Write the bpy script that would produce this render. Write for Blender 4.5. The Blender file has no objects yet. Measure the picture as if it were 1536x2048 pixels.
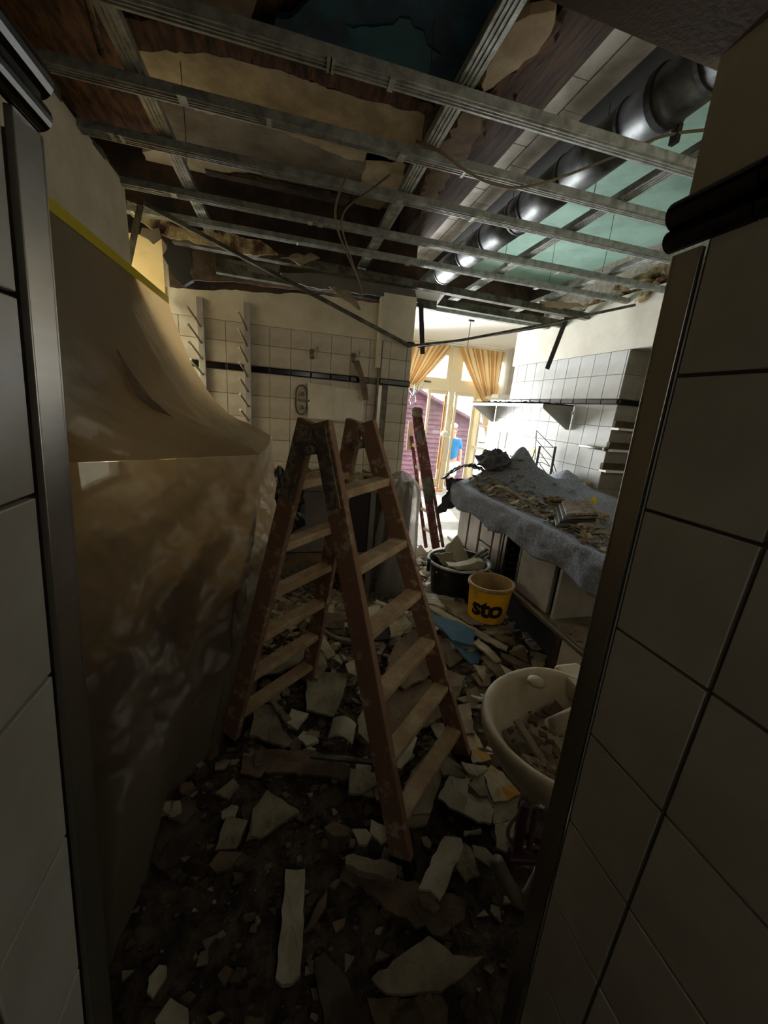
import bpy, bmesh, math, random
from mathutils import Vector, Matrix, noise
C = bpy.context.scene.collection
SC = bpy.context.scene
# ------------------------------------------------------------------ camera (frame 1536 x 2048)
FW, FH, HC = 1536, 2048, 1.5
_d = Vector((575-768, 800-1024)); _l = Vector((3600-768, 1052-1024))
FPX = math.sqrt(-_d.dot(_l))
DV = Vector((_d.x, _d.y, FPX)).normalized(); LV = Vector((_l.x, _l.y, FPX)).normalized(); UV_ = LV.cross(DV)
if UV_.y > 0: UV_ = -UV_
cr = Vector((LV.x, DV.x, UV_.x)); cd = Vector((LV.y, DV.y, UV_.y)); cf = Vector((LV.z, DV.z, UV_.z))
cam = bpy.data.cameras.new('camera'); camo = bpy.data.objects.new('camera', cam); C.objects.link(camo)
mw = Matrix.Identity(4)
for i in range(3):
    mw[i][0] = cr[i]; mw[i][1] = -cd[i]; mw[i][2] = -cf[i]
mw[2][3] = HC
camo.matrix_world = mw
cam.sensor_fit = 'VERTICAL'; cam.sensor_height = 36; cam.lens = 36*FPX/FH; cam.clip_start = .01; cam.clip_end = 200
SC.camera = camo
# ------------------------------------------------------------------ world, lights, exposure
w = bpy.data.worlds.new('sky'); SC.world = w; w.use_nodes = True
bg = w.node_tree.nodes['Background']; bg.inputs[0].default_value = (.86, .93, 1, 1); bg.inputs[1].default_value = 6.5
def area(name, loc, tgt, sx, sy, power=0, col=(1, 1, 1), portal=False):
    l = bpy.data.lights.new(name, 'AREA'); l.shape = 'RECTANGLE'; l.size = sx; l.size_y = sy; l.energy = power; l.color = col
    if portal: l.cycles.is_portal = True
    o = bpy.data.objects.new(name, l); C.objects.link(o); o.location = loc
    o.rotation_euler = (Vector(tgt)-Vector(loc)).to_track_quat('-Z', 'Y').to_euler(); return o
area('window_portal', (3.1, 7.06, 1.4), (3.1, 0, 1.4), 2.5, 2.75, portal=True)
area('side_window_portal', (-1.16, 2.79, 1.65), (0, 2.79, 1.65), .6, 1.5, portal=True)
area('side_window_portal', (-1.16, 1.9, 1.08), (0, 1.9, 1.08), 1.1, .45, portal=True)
area('corridor_fill', (.42, -1.2, 1.9), (-.1, 0.6, 1.1), .3, .3, 1.9, (1, .97, .88))  # added weak fill behind the camera for the corridor tiles
sun = bpy.data.lights.new('sun', 'SUN'); sun.energy = 4.5; sun.angle = .03; sun.color = (1, .95, .86)
suno = bpy.data.objects.new('sun', sun); C.objects.link(suno); suno.rotation_euler = Vector((-.22, -1, -.80)).to_track_quat('-Z', 'Y').to_euler()
area('kitchen_fill', (1.33, 6.55, 1.25), (1.75, 2.6, 2.3), 1.05, 1.7, 105, (.95, .98, 1)).data.spread = math.radians(95)  # added unseen fill behind the pillar, brightens kitchen and ceiling void
SC.view_settings.view_transform = 'Standard'; SC.view_settings.look = 'None'
SC.view_settings.gamma = 1; SC.view_settings.exposure = .4; SC.view_settings.use_curve_mapping = False
# ------------------------------------------------------------------ helpers
def ray(px, py):
    v = Vector((px-768, py-1024, FPX)); return Vector((v.dot(LV), v.dot(DV), v.dot(UV_)))
def az(px, py, z=0.): r = ray(px, py); t = (z-HC)/r.z; return Vector((r.x*t, r.y*t, z))
def ay(px, py, y): r = ray(px, py); t = y/r.y; return Vector((r.x*t, y, HC+r.z*t))
def ax(px, py, x): r = ray(px, py); t = x/r.x; return Vector((x, r.y*t, HC+r.z*t))
def lin(c): return c/12.92 if c <= .04045 else ((c+.055)/1.055)**2.4
def rgb(r, g, b): return (lin(r/255), lin(g/255), lin(b/255), 1)
def V(*a): return Vector(a)
R = random.Random(7)
def mat(name, c, c2=None, rough=.6, metal=0., scale=8., lo=.4, hi=.6, bump=0., bscale=40., trans=0., spec=.5, detail=6, stretch=None):
    m = bpy.data.materials.new(name); m.use_nodes = True; n = m.node_tree; b = n.nodes['Principled BSDF']
    b.inputs['Base Color'].default_value = c; b.inputs['Roughness'].default_value = rough; b.inputs['Metallic'].default_value = metal
    b.inputs['Specular IOR Level'].default_value = spec
    tc = n.nodes.new('ShaderNodeTexCoord'); src = tc.outputs['Object']
    if stretch:
        mp = n.nodes.new('ShaderNodeMapping'); mp.inputs['Scale'].default_value = stretch; n.links.new(src, mp.inputs[0]); src = mp.outputs[0]
    if c2:
        t = n.nodes.new('ShaderNodeTexNoise'); t.inputs['Scale'].default_value = scale; t.inputs['Detail'].default_value = detail; t.inputs['Roughness'].default_value = .65
        n.links.new(src, t.inputs['Vector'])
        r = n.nodes.new('ShaderNodeValToRGB'); r.color_ramp.elements[0].position = lo; r.color_ramp.elements[1].position = hi
        r.color_ramp.elements[0].color = c; r.color_ramp.elements[1].color = c2
        n.links.new(t.outputs[0], r.inputs[0]); n.links.new(r.outputs[0], b.inputs['Base Color'])
    if bump:
        t = n.nodes.new('ShaderNodeTexNoise'); t.inputs['Scale'].default_value = bscale; t.inputs['Detail'].default_value = 5
        n.links.new(src, t.inputs['Vector'])
        bp = n.nodes.new('ShaderNodeBump'); bp.inputs['Strength'].default_value = bump; bp.inputs['Distance'].default_value = .01
        n.links.new(t.outputs[0], bp.inputs['Height']); n.links.new(bp.outputs[0], b.inputs['Normal'])
    if trans: b.inputs['Transmission Weight'].default_value = trans
    return m
M = {}
M['tile'] = mat('glazed_tile', rgb(214, 210, 200), rgb(196, 190, 178), rough=.28, scale=3, bump=.03, bscale=6)
M['tile_room'] = mat('glazed_room_tile', rgb(196, 198, 198), rgb(182, 182, 178), rough=.22, scale=4, bump=.03, bscale=6)
M['tile_dusty'] = mat('dusty_tile', rgb(205, 196, 178), rgb(184, 172, 152), rough=.5, scale=5)
M['tile_niche_shaded'] = mat('shaded_niche_tile', rgb(150, 144, 132), rgb(132, 126, 114), rough=.4, scale=4)  # wall tile darkened to carry the shade of the niche face
M['grout'] = mat('grout', rgb(142, 134, 118), rgb(112, 104, 90), rough=.9, scale=20)
M['grout_pale'] = mat('pale_grout', rgb(120, 113, 100), rgb(100, 93, 82), rough=.9, scale=20)
M['blacktile'] = mat('black_glazed', rgb(12, 12, 14), rough=.18)
M['plaster'] = mat('cream_plaster', rgb(222, 212, 190), rgb(204, 192, 168), rough=.85, scale=3, bump=.15, bscale=30)
M['plaster_right'] = mat('white_plaster', rgb(208, 203, 190), rgb(196, 189, 172), rough=.8, scale=2.5, bump=.1, bscale=20)
M['reveal'] = mat('yellow_plaster', rgb(240, 214, 158), rgb(226, 196, 136), rough=.8, scale=4)
M['dark_wall'] = mat('sooty_wall', rgb(76, 56, 40), rgb(38, 28, 20), rough=.95, scale=5, bump=.6, bscale=14)
M['dirt'] = mat('floor_dirt', rgb(92, 78, 62), rgb(50, 40, 32), rough=.97, scale=14, bump=.9, bscale=60)
M['floor'] = mat('concrete_floor', rgb(110, 102, 88), rgb(84, 76, 64), rough=.8, scale=6, bump=.3)
M['floor_far'] = mat('pale_floor', rgb(196, 192, 184), rgb(170, 164, 154), rough=.5, scale=5)
M['steel'] = mat('brushed_steel', rgb(168, 164, 156), rgb(164, 160, 151), rough=.33, metal=.9, scale=4, stretch=(1, 1, 30))
M['galv'] = mat('galvanised_track', rgb(190, 194, 188), rgb(124, 126, 118), rough=.42, metal=.55, scale=22, lo=.35, hi=.7, bump=.15, bscale=90)
M['galv_dark'] = mat('dusty_profile', rgb(108, 106, 92), rgb(66, 62, 50), rough=.7, metal=.3, scale=12, bump=.2)
M['duct'] = mat('duct_sheet', rgb(112, 114, 114), rgb(82, 84, 84), rough=.5, metal=.8, scale=9, bump=.05)
M['duct_dark'] = mat('black_clamp_and_gap_shade', rgb(34, 30, 26), rgb(20, 18, 16), rough=.8, scale=10)  # black of the clamp, also painted shade of the gap above the duct
M['brown'] = mat('rotten_wood', rgb(98, 66, 42), rgb(46, 30, 20), rough=.95, scale=9, bump=.8, bscale=25, stretch=(3, .6, 3))
M['beam'] = mat('dark_timber', rgb(86, 62, 42), rgb(44, 32, 24), rough=.9, scale=7, bump=.5, bscale=18, stretch=(6, .5, 6))
M['old_cream'] = mat('old_cream_paint', rgb(176, 156, 122), rgb(144, 124, 94), rough=.9, scale=5, bump=.3, bscale=16)
M['old_grey'] = mat('old_grey_plaster', rgb(118, 106, 88), rgb(92, 80, 66), rough=.95, scale=3.5, bump=.3, bscale=18)
M['teal'] = mat('teal_paint', rgb(24, 66, 84), rgb(14, 44, 58), rough=.7, scale=5, lo=.45, hi=.56)
M['teal_light'] = mat('blue_green_patch', rgb(34, 82, 92), rgb(28, 70, 80), rough=.7, scale=6)
M['green'] = mat('pale_green_paint', rgb(138, 170, 154), rgb(120, 150, 136), rough=.8, scale=3, bump=.1)
M['board_white'] = mat('whitewashed_board', rgb(186, 178, 162), rgb(150, 140, 124), rough=.7, scale=4, bump=.15)
M['ceil_paint'] = mat('grey_ceiling_paint', rgb(150, 138, 126), rough=.9, bump=.15, bscale=120)
M['white_paint'] = mat('white_paint', rgb(236, 234, 226), rough=.7)
M['cream_paint'] = mat('cream_window_paint', rgb(236, 222, 188), rough=.5)
M['yellow_tape'] = mat('yellow_tape', rgb(206, 186, 30), rough=.5)
M['ladder'] = mat('worn_ladder_wood', rgb(138, 104, 80), rgb(206, 188, 162), rough=.8, scale=17, lo=.54, hi=.68, bump=.35, bscale=45)
M['ladder_rung'] = mat('dusty_rung_wood', rgb(160, 132, 100), rgb(188, 166, 134), rough=.85, scale=10, lo=.42, hi=.62, bump=.3, bscale=40)
M['hinge'] = mat('plaster_crusted_iron', rgb(92, 80, 66), rgb(166, 148, 122), rough=.85, scale=30, lo=.45, hi=.7, bump=.9, bscale=50)
M['redwood'] = mat('red_ladder_paint', rgb(92, 42, 34), rgb(170, 140, 122), rough=.7, scale=24, lo=.52, hi=.68, bump=.2)
M['pale_rung'] = mat('pale_rung_wood', rgb(214, 196, 178), rough=.7)
M['black_plastic'] = mat('black_plastic', rgb(22, 23, 24), rgb(120, 118, 110), rough=.45, scale=16, lo=.56, hi=.72, bump=.1)
M['inner_tub'] = mat('dusty_tub_inside', rgb(196, 196, 186), rgb(150, 148, 136), rough=.8, scale=8)
M['yellow'] = mat('yellow_bucket_plastic', rgb(236, 176, 14), rgb(190, 140, 60), rough=.45, scale=6, lo=.48, hi=.66)
M['bucket_in'] = mat('bucket_dust', rgb(176, 150, 100), rgb(150, 120, 80), rough=.9, scale=9)
M['ink'] = mat('black_lettering', rgb(24, 24, 26), rough=.5)
M['gyp'] = mat('gypsum_shard', rgb(158, 146, 122), rgb(122, 110, 90), rough=.9, scale=7, bump=.3, bscale=30)
M['gyp_white'] = mat('white_plaster_shard', rgb(192, 182, 160), rgb(160, 150, 128), rough=.85, scale=6, bump=.25, bscale=30)
M['gyp_brown'] = mat('brown_plaster_shard', rgb(124, 104, 82), rgb(94, 78, 60), rough=.95, scale=7, bump=.4, bscale=30)
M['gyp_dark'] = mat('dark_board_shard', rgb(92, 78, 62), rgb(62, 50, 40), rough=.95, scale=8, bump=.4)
M['blue_gyp'] = mat('blue_painted_plaster', rgb(88, 122, 144), rgb(70, 104, 128), rough=.7, scale=5, bump=.1)
M['stained'] = mat('yellow_stained_plaster', rgb(176, 162, 132), rgb(176, 128, 52), rough=.85, scale=9, lo=.5, hi=.58)
M['ceramic'] = mat('dusty_ceramic', rgb(204, 190, 164), rgb(180, 164, 138), rough=.35, scale=5)
M['dust_metal'] = mat('dust_covered_tap', rgb(178, 162, 134), rgb(150, 134, 108), rough=.7, scale=14)
M['pipe'] = mat('grey_waste_pipe', rgb(140, 128, 116), rgb(110, 98, 88), rough=.5, scale=8)
M['redframe'] = mat('dark_red_frame', rgb(70, 30, 26), rough=.5)
M['cabinet'] = mat('cabinet_steel', rgb(196, 190, 184), rgb(170, 162, 154), rough=.4, metal=.35, scale=4)
M['cab_dark'] = mat('gap_shade_and_dark_parts', rgb(28, 20, 16), rough=.7)  # shade of gaps and bays put into the colour; also plain dark parts
M['cloth'] = mat('grey_felt', rgb(114, 118, 130), rgb(148, 152, 162), rough=.95, scale=70, lo=.4, hi=.62, bump=.5, bscale=160)
M['cloth_dark'] = mat('dark_cloth', rgb(62, 60, 66), rgb(88, 84, 86), rough=.9, scale=20, bump=.5, bscale=40)
M['bag'] = mat('black_bag', rgb(22, 26, 30), rough=.3)
M['grey_panel'] = mat('grey_panel', rgb(112, 106, 98), rgb(96, 90, 82), rough=.6, scale=4)
M['paper'] = mat('paper', rgb(222, 214, 198), rgb(206, 196, 176), rough=.9, scale=3)
M['wire'] = mat('cable_sheath', rgb(120, 104, 80), rough=.7)
M['dark_wire'] = mat('dark_wire', rgb(44, 42, 40), rough=.6)
M['skin'] = mat('skin', rgb(224, 170, 146), rough=.6)
M['hair'] = mat('white_hair', rgb(226, 220, 208), rough=.9)
M['shirt'] = mat('blue_shirt', rgb(24, 120, 190), rough=.8)
M['shorts'] = mat('white_shorts', rgb(236, 232, 226), rough=.8)
M['siding'] = mat('plum_siding', rgb(104, 70, 78), rgb(84, 54, 62), rough=.8, scale=5)
M['patio'] = mat('patio', rgb(206, 202, 196), rgb(186, 180, 172), rough=.9, scale=4)
M['orange'] = mat('orange_wood', rgb(206, 140, 66), rough=.6)
M['reddish'] = mat('red_brown_plastic', rgb(120, 52, 40), rough=.4)
M['box_grey'] = mat('appliance_enamel', rgb(74, 70, 66), rough=.5)
M['insul'] = mat('torn_insulation', rgb(180, 160, 120), rgb(82, 52, 34), rough=.95, scale=10, lo=.42, hi=.6, bump=1., bscale=30)
def plastic_mat(name, col, tr=.35, see=.22, rough=.25):
    m = bpy.data.materials.new(name); m.use_nodes = True; n = m.node_tree; n.nodes.clear()
    o = n.nodes.new('ShaderNodeOutputMaterial'); d = n.nodes.new('ShaderNodeBsdfDiffuse'); t = n.nodes.new('ShaderNodeBsdfTranslucent')
    g = n.nodes.new('ShaderNodeBsdfGlossy'); x = n.nodes.new('ShaderNodeBsdfTransparent')
    d.inputs[0].default_value = col; t.inputs[0].default_value = (min(1, col[0]*1.15), col[1]*1.0, col[2]*.85, 1); g.inputs[0].default_value = (.9, .9, .88, 1); g.inputs[1].default_value = rough
    tc = n.nodes.new('ShaderNodeTexCoord'); nz = n.nodes.new('ShaderNodeTexNoise'); nz.inputs['Scale'].default_value = 9; nz.inputs['Detail'].default_value = 7
    bp = n.nodes.new('ShaderNodeBump'); bp.inputs['Strength'].default_value = .5; bp.inputs['Distance'].default_value = .02
    n.links.new(tc.outputs['Object'], nz.inputs['Vector']); n.links.new(nz.outputs[0], bp.inputs['Height'])
    for q in (d, g): n.links.new(bp.outputs[0], q.inputs['Normal'])
    a = n.nodes.new('ShaderNodeMixShader'); a.inputs[0].default_value = tr; n.links.new(d.outputs[0], a.inputs[1]); n.links.new(t.outputs[0], a.inputs[2])
    b = n.nodes.new('ShaderNodeMixShader'); b.inputs[0].default_value = see; n.links.new(a.outputs[0], b.inputs[1]); n.links.new(x.outputs[0], b.inputs[2])
    c = n.nodes.new('ShaderNodeMixShader'); fr = n.nodes.new('ShaderNodeLayerWeight'); fr.inputs[0].default_value = .25
    mm = n.nodes.new('ShaderNodeMath'); mm.operation = 'MULTIPLY_ADD'; mm.inputs[1].default_value = .35; mm.inputs[2].default_value = .06
    n.links.new(fr.outputs['Facing'], mm.inputs[0]); n.links.new(mm.outputs[0], c.inputs[0])
    n.links.new(b.outputs[0], c.inputs[1]); n.links.new(g.outputs[0], c.inputs[2]); n.links.new(c.outputs[0], o.inputs[0]); return m
M['sheet'] = plastic_mat('dusty_plastic_sheet', rgb(166, 154, 134), .5, .0)
M['sheet_front'] = plastic_mat('thin_plastic_sheet', rgb(158, 148, 130), .62, .03, .38)
M['sheet_clear'] = plastic_mat('clear_plastic_sheet', rgb(150, 148, 142), .4, .4, .2)
def glass_mat(nm='window_glass', col=(.94, .97, .97, 1)):
    m = bpy.data.materials.new(nm); m.use_nodes = True; n = m.node_tree; n.nodes.clear()
    o = n.nodes.new('ShaderNodeOutputMaterial'); g = n.nodes.new('ShaderNodeBsdfGlossy'); g.inputs[1].default_value = .05
    x = n.nodes.new('ShaderNodeBsdfTransparent'); x.inputs[0].default_value = col
    c = n.nodes.new('ShaderNodeMixShader'); c.inputs[0].default_value = .07
    n.links.new(x.outputs[0], c.inputs[1]); n.links.new(g.outputs[0], c.inputs[2]); n.links.new(c.outputs[0], o.inputs[0]); return m
M['glass'] = glass_mat()
M['glass_amber'] = glass_mat('added_amber_glass', (.24, .18, .10, 1))  # tint of the added low pane, warms the light behind the sheet
M['glass_dimming'] = glass_mat('dimming_amber_glass', (.75, .70, .57, 1))  # tint added to dim and warm the side daylight
def stripe_mat():
    m = bpy.data.materials.new('striped_curtain'); m.use_nodes = True; n = m.node_tree; b = n.nodes['Principled BSDF']
    uv = n.nodes.new('ShaderNodeUVMap'); sp = n.nodes.new('ShaderNodeSeparateXYZ'); n.links.new(uv.outputs[0], sp.inputs[0])
    f = n.nodes.new('ShaderNodeMath'); f.operation = 'MULTIPLY'; f.inputs[1].default_value = 9; n.links.new(sp.outputs[0], f.inputs[0])
    g = n.nodes.new('ShaderNodeMath'); g.operation = 'FRACT'; n.links.new(f.outputs[0], g.inputs[0])
    r = n.nodes.new('ShaderNodeValToRGB'); r.color_ramp.interpolation = 'CONSTANT'
    r.color_ramp.elements[0].color = rgb(240, 216, 166); r.color_ramp.elements[1].position = .5; r.color_ramp.elements[1].color = rgb(204, 156, 96)
    n.links.new(g.outputs[0], r.inputs[0]); n.links.new(r.outputs[0], b.inputs['Base Color']); b.inputs['Roughness'].default_value = .85
    t = n.nodes.new('ShaderNodeBsdfTranslucent'); n.links.new(r.outputs[0], t.inputs[0]); mx = n.nodes.new('ShaderNodeMixShader'); mx.inputs[0].default_value = .08
    o = n.nodes['Material Output']; n.links.new(b.outputs[0], mx.inputs[1]); n.links.new(t.outputs[0], mx.inputs[2]); n.links.new(mx.outputs[0], o.inputs[0]); return m
M['stripe'] = stripe_mat()

ORG = {}
def reg(o, org): ORG[o.name] = Vector(org)
def tag(o, label=None, cat=None, group=None, kind=None):
    if label: o['label'] = label
    if cat: o['category'] = cat
    if group: o['group'] = group
    if kind: o['kind'] = kind
    return o
def thing(name, loc, label=None, cat=None, group=None, kind=None):
    o = bpy.data.objects.new(name, None); C.objects.link(o); o.location = loc; o.empty_display_size = .1; reg(o, loc)
    return tag(o, label, cat, group, kind)
class G:
    def __init__(s): s.v = []; s.f = []; s.uv = {}
    def add(s, vs, fs):
        n = len(s.v); s.v += [Vector(v) for v in vs]; s.f += [tuple(i+n for i in f) for f in fs]; return s
    def box(s, a, b):
        x0, y0, z0 = (min(a[i], b[i]) for i in range(3)); x1, y1, z1 = (max(a[i], b[i]) for i in range(3))
        return s.add([(x0,y0,z0),(x1,y0,z0),(x1,y1,z0),(x0,y1,z0),(x0,y0,z1),(x1,y0,z1),(x1,y1,z1),(x0,y1,z1)],
                     [(0,3,2,1),(4,5,6,7),(0,1,5,4),(1,2,6,5),(2,3,7,6),(3,0,4,7)])
    def hexa(s, p): return s.add(p, [(0,3,2,1),(4,5,6,7),(0,1,5,4),(1,2,6,5),(2,3,7,6),(3,0,4,7)])
    def beam(s, p, q, w, h, up=(0, 0, 1), w2=None, h2=None):
        p = Vector(p); q = Vector(q); d = (q-p).normalized(); u = Vector(up); sd = d.cross(u)
        if sd.length < 1e-4: sd = d.cross(Vector((1, 0, 0)))
        sd.normalize(); u = sd.cross(d).normalized(); w2 = w2 or w; h2 = h2 or h; vs = []
        for c, ww, hh in ((p, w, h), (q, w2, h2)):
            vs += [c-sd*ww/2-u*hh/2, c+sd*ww/2-u*hh/2, c+sd*ww/2+u*hh/2, c-sd*ww/2+u*hh/2]
        return s.hexa(vs)
    def channel(s, p, q, w, h, t=.003, up=(0, 0, 1), flip=False):
        # U channel: web below, flanges upward
        p = Vector(p); q = Vector(q); d = (q-p).normalized(); sd = d.cross(Vector(up)).normalized(); u = sd.cross(d)
        k = -1 if flip else 1
        s.beam(p-u*h/2*k, q-u*h/2*k, w, t, up)
        for e in (-1, 1):
            s.beam(p+sd*e*w/2, q+sd*e*w/2, t, h, up); s.beam(p+sd*e*(w/2-w*.12)+u*h/2*k, q+sd*e*(w/2-w*.12)+u*h/2*k, w*.22, t, up)
        for e in (-.25, 0, .25): s.beam(p-u*(h/2+t)*k+sd*e*w, q-u*(h/2+t)*k+sd*e*w, w*.07, t*1.6, up)
        return s
    def tube(s, pts, r, n=8, caps=True):
        pts = [Vector(p) for p in pts]; rs = r if isinstance(r, (list, tuple)) else [r]*len(pts)
        base = len(s.v); prev = None
        for i, p in enumerate(pts):
            d = (pts[min(i+1, len(pts)-1)]-pts[max(i-1, 0)]).normalized()
            if prev is None:
                a = d.cross(Vector((0, 0, 1)))
                if a.length < .1: a = d.cross(Vector((1, 0, 0)))
            else: a = prev-d*prev.dot(d)
            a.normalize(); b = d.cross(a); prev = a
            s.v += [p+(a*math.cos(2*math.pi*k/n)+b*math.sin(2*math.pi*k/n))*rs[i] for k in range(n)]
        for i in range(len(pts)-1):
            for k in range(n):
                s.f.append((base+i*n+k, base+i*n+(k+1) % n, base+(i+1)*n+(k+1) % n, base+(i+1)*n+k))
        if caps: s.f.append(tuple(base+k for k in range(n))[::-1]); s.f.append(tuple(base+(len(pts)-1)*n+k for k in range(n)))
        return s
    def lathe(s, c, prof, n=32, sx=1, sy=1, rot=None, cap=True):
        base = len(s.v); c = Vector(c)
        for r, z in prof:
            for k in range(n):
                a = 2*math.pi*k/n; p = Vector((r*math.cos(a)*sx, r*math.sin(a)*sy, z))
                s.v.append(c+(rot @ p if rot else p))
        for i in range(len(prof)-1):
            for k in range(n): s.f.append((base+i*n+k, base+i*n+(k+1) % n, base+(i+1)*n+(k+1) % n, base+(i+1)*n+k))
        if cap: s.f.append(tuple(base+k for k in range(n))[::-1]); s.f.append(tuple(base+(len(prof)-1)*n+k for k in range(n)))
        return s
    def grid(s, fn, nu, nv, uv=False):
        base = len(s.v)
        for j in range(nv+1):
            for i in range(nu+1):
                s.v.append(Vector(fn(i/nu, j/nv)))
                if uv: s.uv[len(s.v)-1] = (i/nu, j/nv)
        for j in range(nv):
            for i in range(nu):
                a = base+j*(nu+1)+i; s.f.append((a, a+1, a+nu+2, a+nu+1))
        return s
    def prism(s, poly, ext):
        n = len(s.v); k = len(poly); ext = Vector(ext)
        s.v += [Vector(p) for p in poly]+[Vector(p)+ext for p in poly]
        s.f.append(tuple(n+i for i in range(k))); s.f.append(tuple(n+k+i for i in range(k))[::-1])
        for i in range(k): j = (i+1) % k; s.f.append((n+i, n+k+i, n+k+j, n+j))
        return s
    def build(s, name, m, parent=None, smooth=False, bevel=0, solid=0, sub=0, label=None, kind=None):
        if parent is not None: org = ORG[parent.name]
        else:
            mn = [min(v[i] for v in s.v) for i in range(3)]; mx = [max(v[i] for v in s.v) for i in range(3)]
            org = Vector(((mn[0]+mx[0])/2, (mn[1]+mx[1])/2, mn[2]))
        me = bpy.data.meshes.new(name); me.from_pydata([v-org for v in s.v], [], s.f)
        b = bmesh.new(); b.from_mesh(me); bmesh.ops.recalc_face_normals(b, faces=b.faces)
        if any(len(f.verts) > 4 for f in b.faces): bmesh.ops.triangulate(b, faces=[f for f in b.faces if len(f.verts) > 4])
        b.to_mesh(me); b.free()
        if s.uv:
            l = me.uv_layers.new(name='UVMap')
            for lp in me.loops:
                if lp.vertex_index in s.uv: l.data[lp.index].uv = s.uv[lp.vertex_index]
        me.materials.append(M[m] if isinstance(m, str) else m)
        if smooth: me.polygons.foreach_set('use_smooth', [True]*len(me.polygons))
        o = bpy.data.objects.new(name, me); C.objects.link(o)
        if parent is not None: o.parent = parent
        else: o.location = org
        reg(o, org)
        if bevel:
            q = o.modifiers.new('bevel', 'BEVEL'); q.width = bevel; q.segments = 2; q.limit_method = 'ANGLE'
        if solid:
            q = o.modifiers.new('solid', 'SOLIDIFY'); q.thickness = solid
        if sub:
            q = o.modifiers.new('sub', 'SUBSURF'); q.levels = sub; q.render_levels = sub
        if label: o['label'] = label
        if kind: o['kind'] = kind
        return o
def copy_to(o, loc, parent, rot=None, name=None):
    c = o.copy(); C.objects.link(c); c.parent = parent; c.location = Vector(loc)-ORG[parent.name]
    if rot: c.rotation_euler = rot
    return c
def struct(g, name, m, **k): return g.build(name, m, kind='structure', **k)
def fbm(x, y, z=0, o=4): return noise.fractal(Vector((x, y, z)), 1., 2., o)
def torn(poly, amt, seg, seed=0):
    """outline with ragged broken edges"""
    rr = random.Random(seed); out = []
    for i, p in enumerate(poly):
        q = poly[(i+1) % len(poly)]; d = q-p; L_ = d.length; k = max(1, min(14, int(L_/seg)))
        nrm = Vector((-d.y, d.x, 0)) if abs(d.z) < .7*L_ else Vector((0, -d.z, d.y))
        if nrm.length < 1e-6: nrm = Vector((1, 0, 0))
        nrm.normalize()
        for j in range(k):
            t = j/k; out.append(p+d*t+(nrm*rr.uniform(-amt, amt)+d.normalized()*rr.uniform(-amt, amt)*.4 if j else Vector()))
    return out
# tiles --------------------------------------------------------------
TILES = {}
def tile_proto(wd, ht, m, th=.008):
    """a tile lying in its local XZ plane, facing -Y"""
    k = (round(wd, 3), round(ht, 3), m)
    if k in TILES: return TILES[k]
    b = .0018; w2, h2 = wd/2-b, ht/2-b
    vs = [(-wd/2, 0, -ht/2), (wd/2, 0, -ht/2), (wd/2, 0, ht/2), (-wd/2, 0, ht/2), (-wd/2, -th+b, -ht/2), (wd/2, -th+b, -ht/2), (wd/2, -th+b, ht/2), (-wd/2, -th+b, ht/2),
          (-w2, -th, -h2), (w2, -th, -h2), (w2, -th, h2), (-w2, -th, h2)]
    fs = [(0, 1, 5, 4), (1, 2, 6, 5), (2, 3, 7, 6), (3, 0, 4, 7), (4, 5, 9, 8), (5, 6, 10, 9), (6, 7, 11, 10), (7, 4, 8, 11), (8, 9, 10, 11)]
    me = bpy.data.meshes.new('tile'); me.from_pydata(vs, [], fs); me.materials.append(M[m]); TILES[k] = me; return me
def put_tile(parent, c, wd, ht, m, face='-y', name='tile', th=.008):
    o = bpy.data.objects.new(name, tile_proto(wd, ht, m, th)); C.objects.link(o); o.parent = parent; o.location = Vector(c)-ORG[parent.name]
    o.rotation_euler = (R.uniform(-.006, .006), 0, {'-y': 0, '-x': -math.pi/2, '+x': math.pi/2, '+y': math.pi}[face]+R.uniform(-.006, .006)); return o
def tile_band(parent, u0, u1, zs, pos, face, m, pitch, anchor, gap=.003, skip=None):
    import math as _m
    k0 = _m.ceil((u0-anchor)/pitch-1e-6); edges = [u0]+[anchor+k*pitch for k in range(k0, 400) if u0+.01 < anchor+k*pitch < u1-.01]+[u1]
    for (z0, z1) in zip(zs[:-1], zs[1:]):
        for a, b in zip(edges[:-1], edges[1:]):
            if b-a < .02: continue
            u, z = (a+b)/2, (z0+z1)/2
            if skip and skip(u, z): continue
            c = (u, pos, z) if face in '-y+y' else (pos, u, z)
            put_tile(parent, c, b-a-gap, z1-z0-gap, m, face)
# ------------------------------------------------------------------ ROOM SHELL
g = G(); g.box((-1.4, -2.2, -.12), (4.6, 3.4, -.002)); struct(g, 'floor', 'floor')
g = G(); g.box((.2, 3.4, -.12), (4.6, 7.1, -.001)); struct(g, 'floor_back_room', 'floor_far')
g = G(); g.box((-1.4, -2.2, -.13), (-1.39, -2.1, -.1))
# corridor we stand in: side walls with tiles
XR, XL = .52, -.25
def yr(z): return .42+.035*z
def yl(z): return .33+.125*z
g = G(); g.hexa([V(XR+.009, -2.1, 0), V(XR+.2, -2.1, 0), V(XR+.2, yr(0)-.035, 0), V(XR+.009, yr(0)-.035, 0), V(XR+.009, -2.1, 3), V(XR+.2, -2.1, 3), V(XR+.2, yr(3)-.035, 3), V(XR+.009, yr(3)-.035, 3)])
cwr = struct(g, 'wall_corridor_right', 'grout_pale')
g = G(); g.hexa([V(XL-.2, -2.1, 0), V(XL-.009, -2.1, 0), V(XL-.009, yl(0)-.035, 0), V(XL-.2, yl(0)-.035, 0), V(XL-.2, -2.1, 3), V(XL-.009, -2.1, 3), V(XL-.009, yl(3)-.1, 3), V(XL-.2, yl(3)-.1, 3)])
cwl = struct(g, 'wall_corridor_left', 'grout_pale')
ZR = [.02, .2, .4, .59, .785, .98, 1.187, 1.385, 1.575, 1.745]
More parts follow.
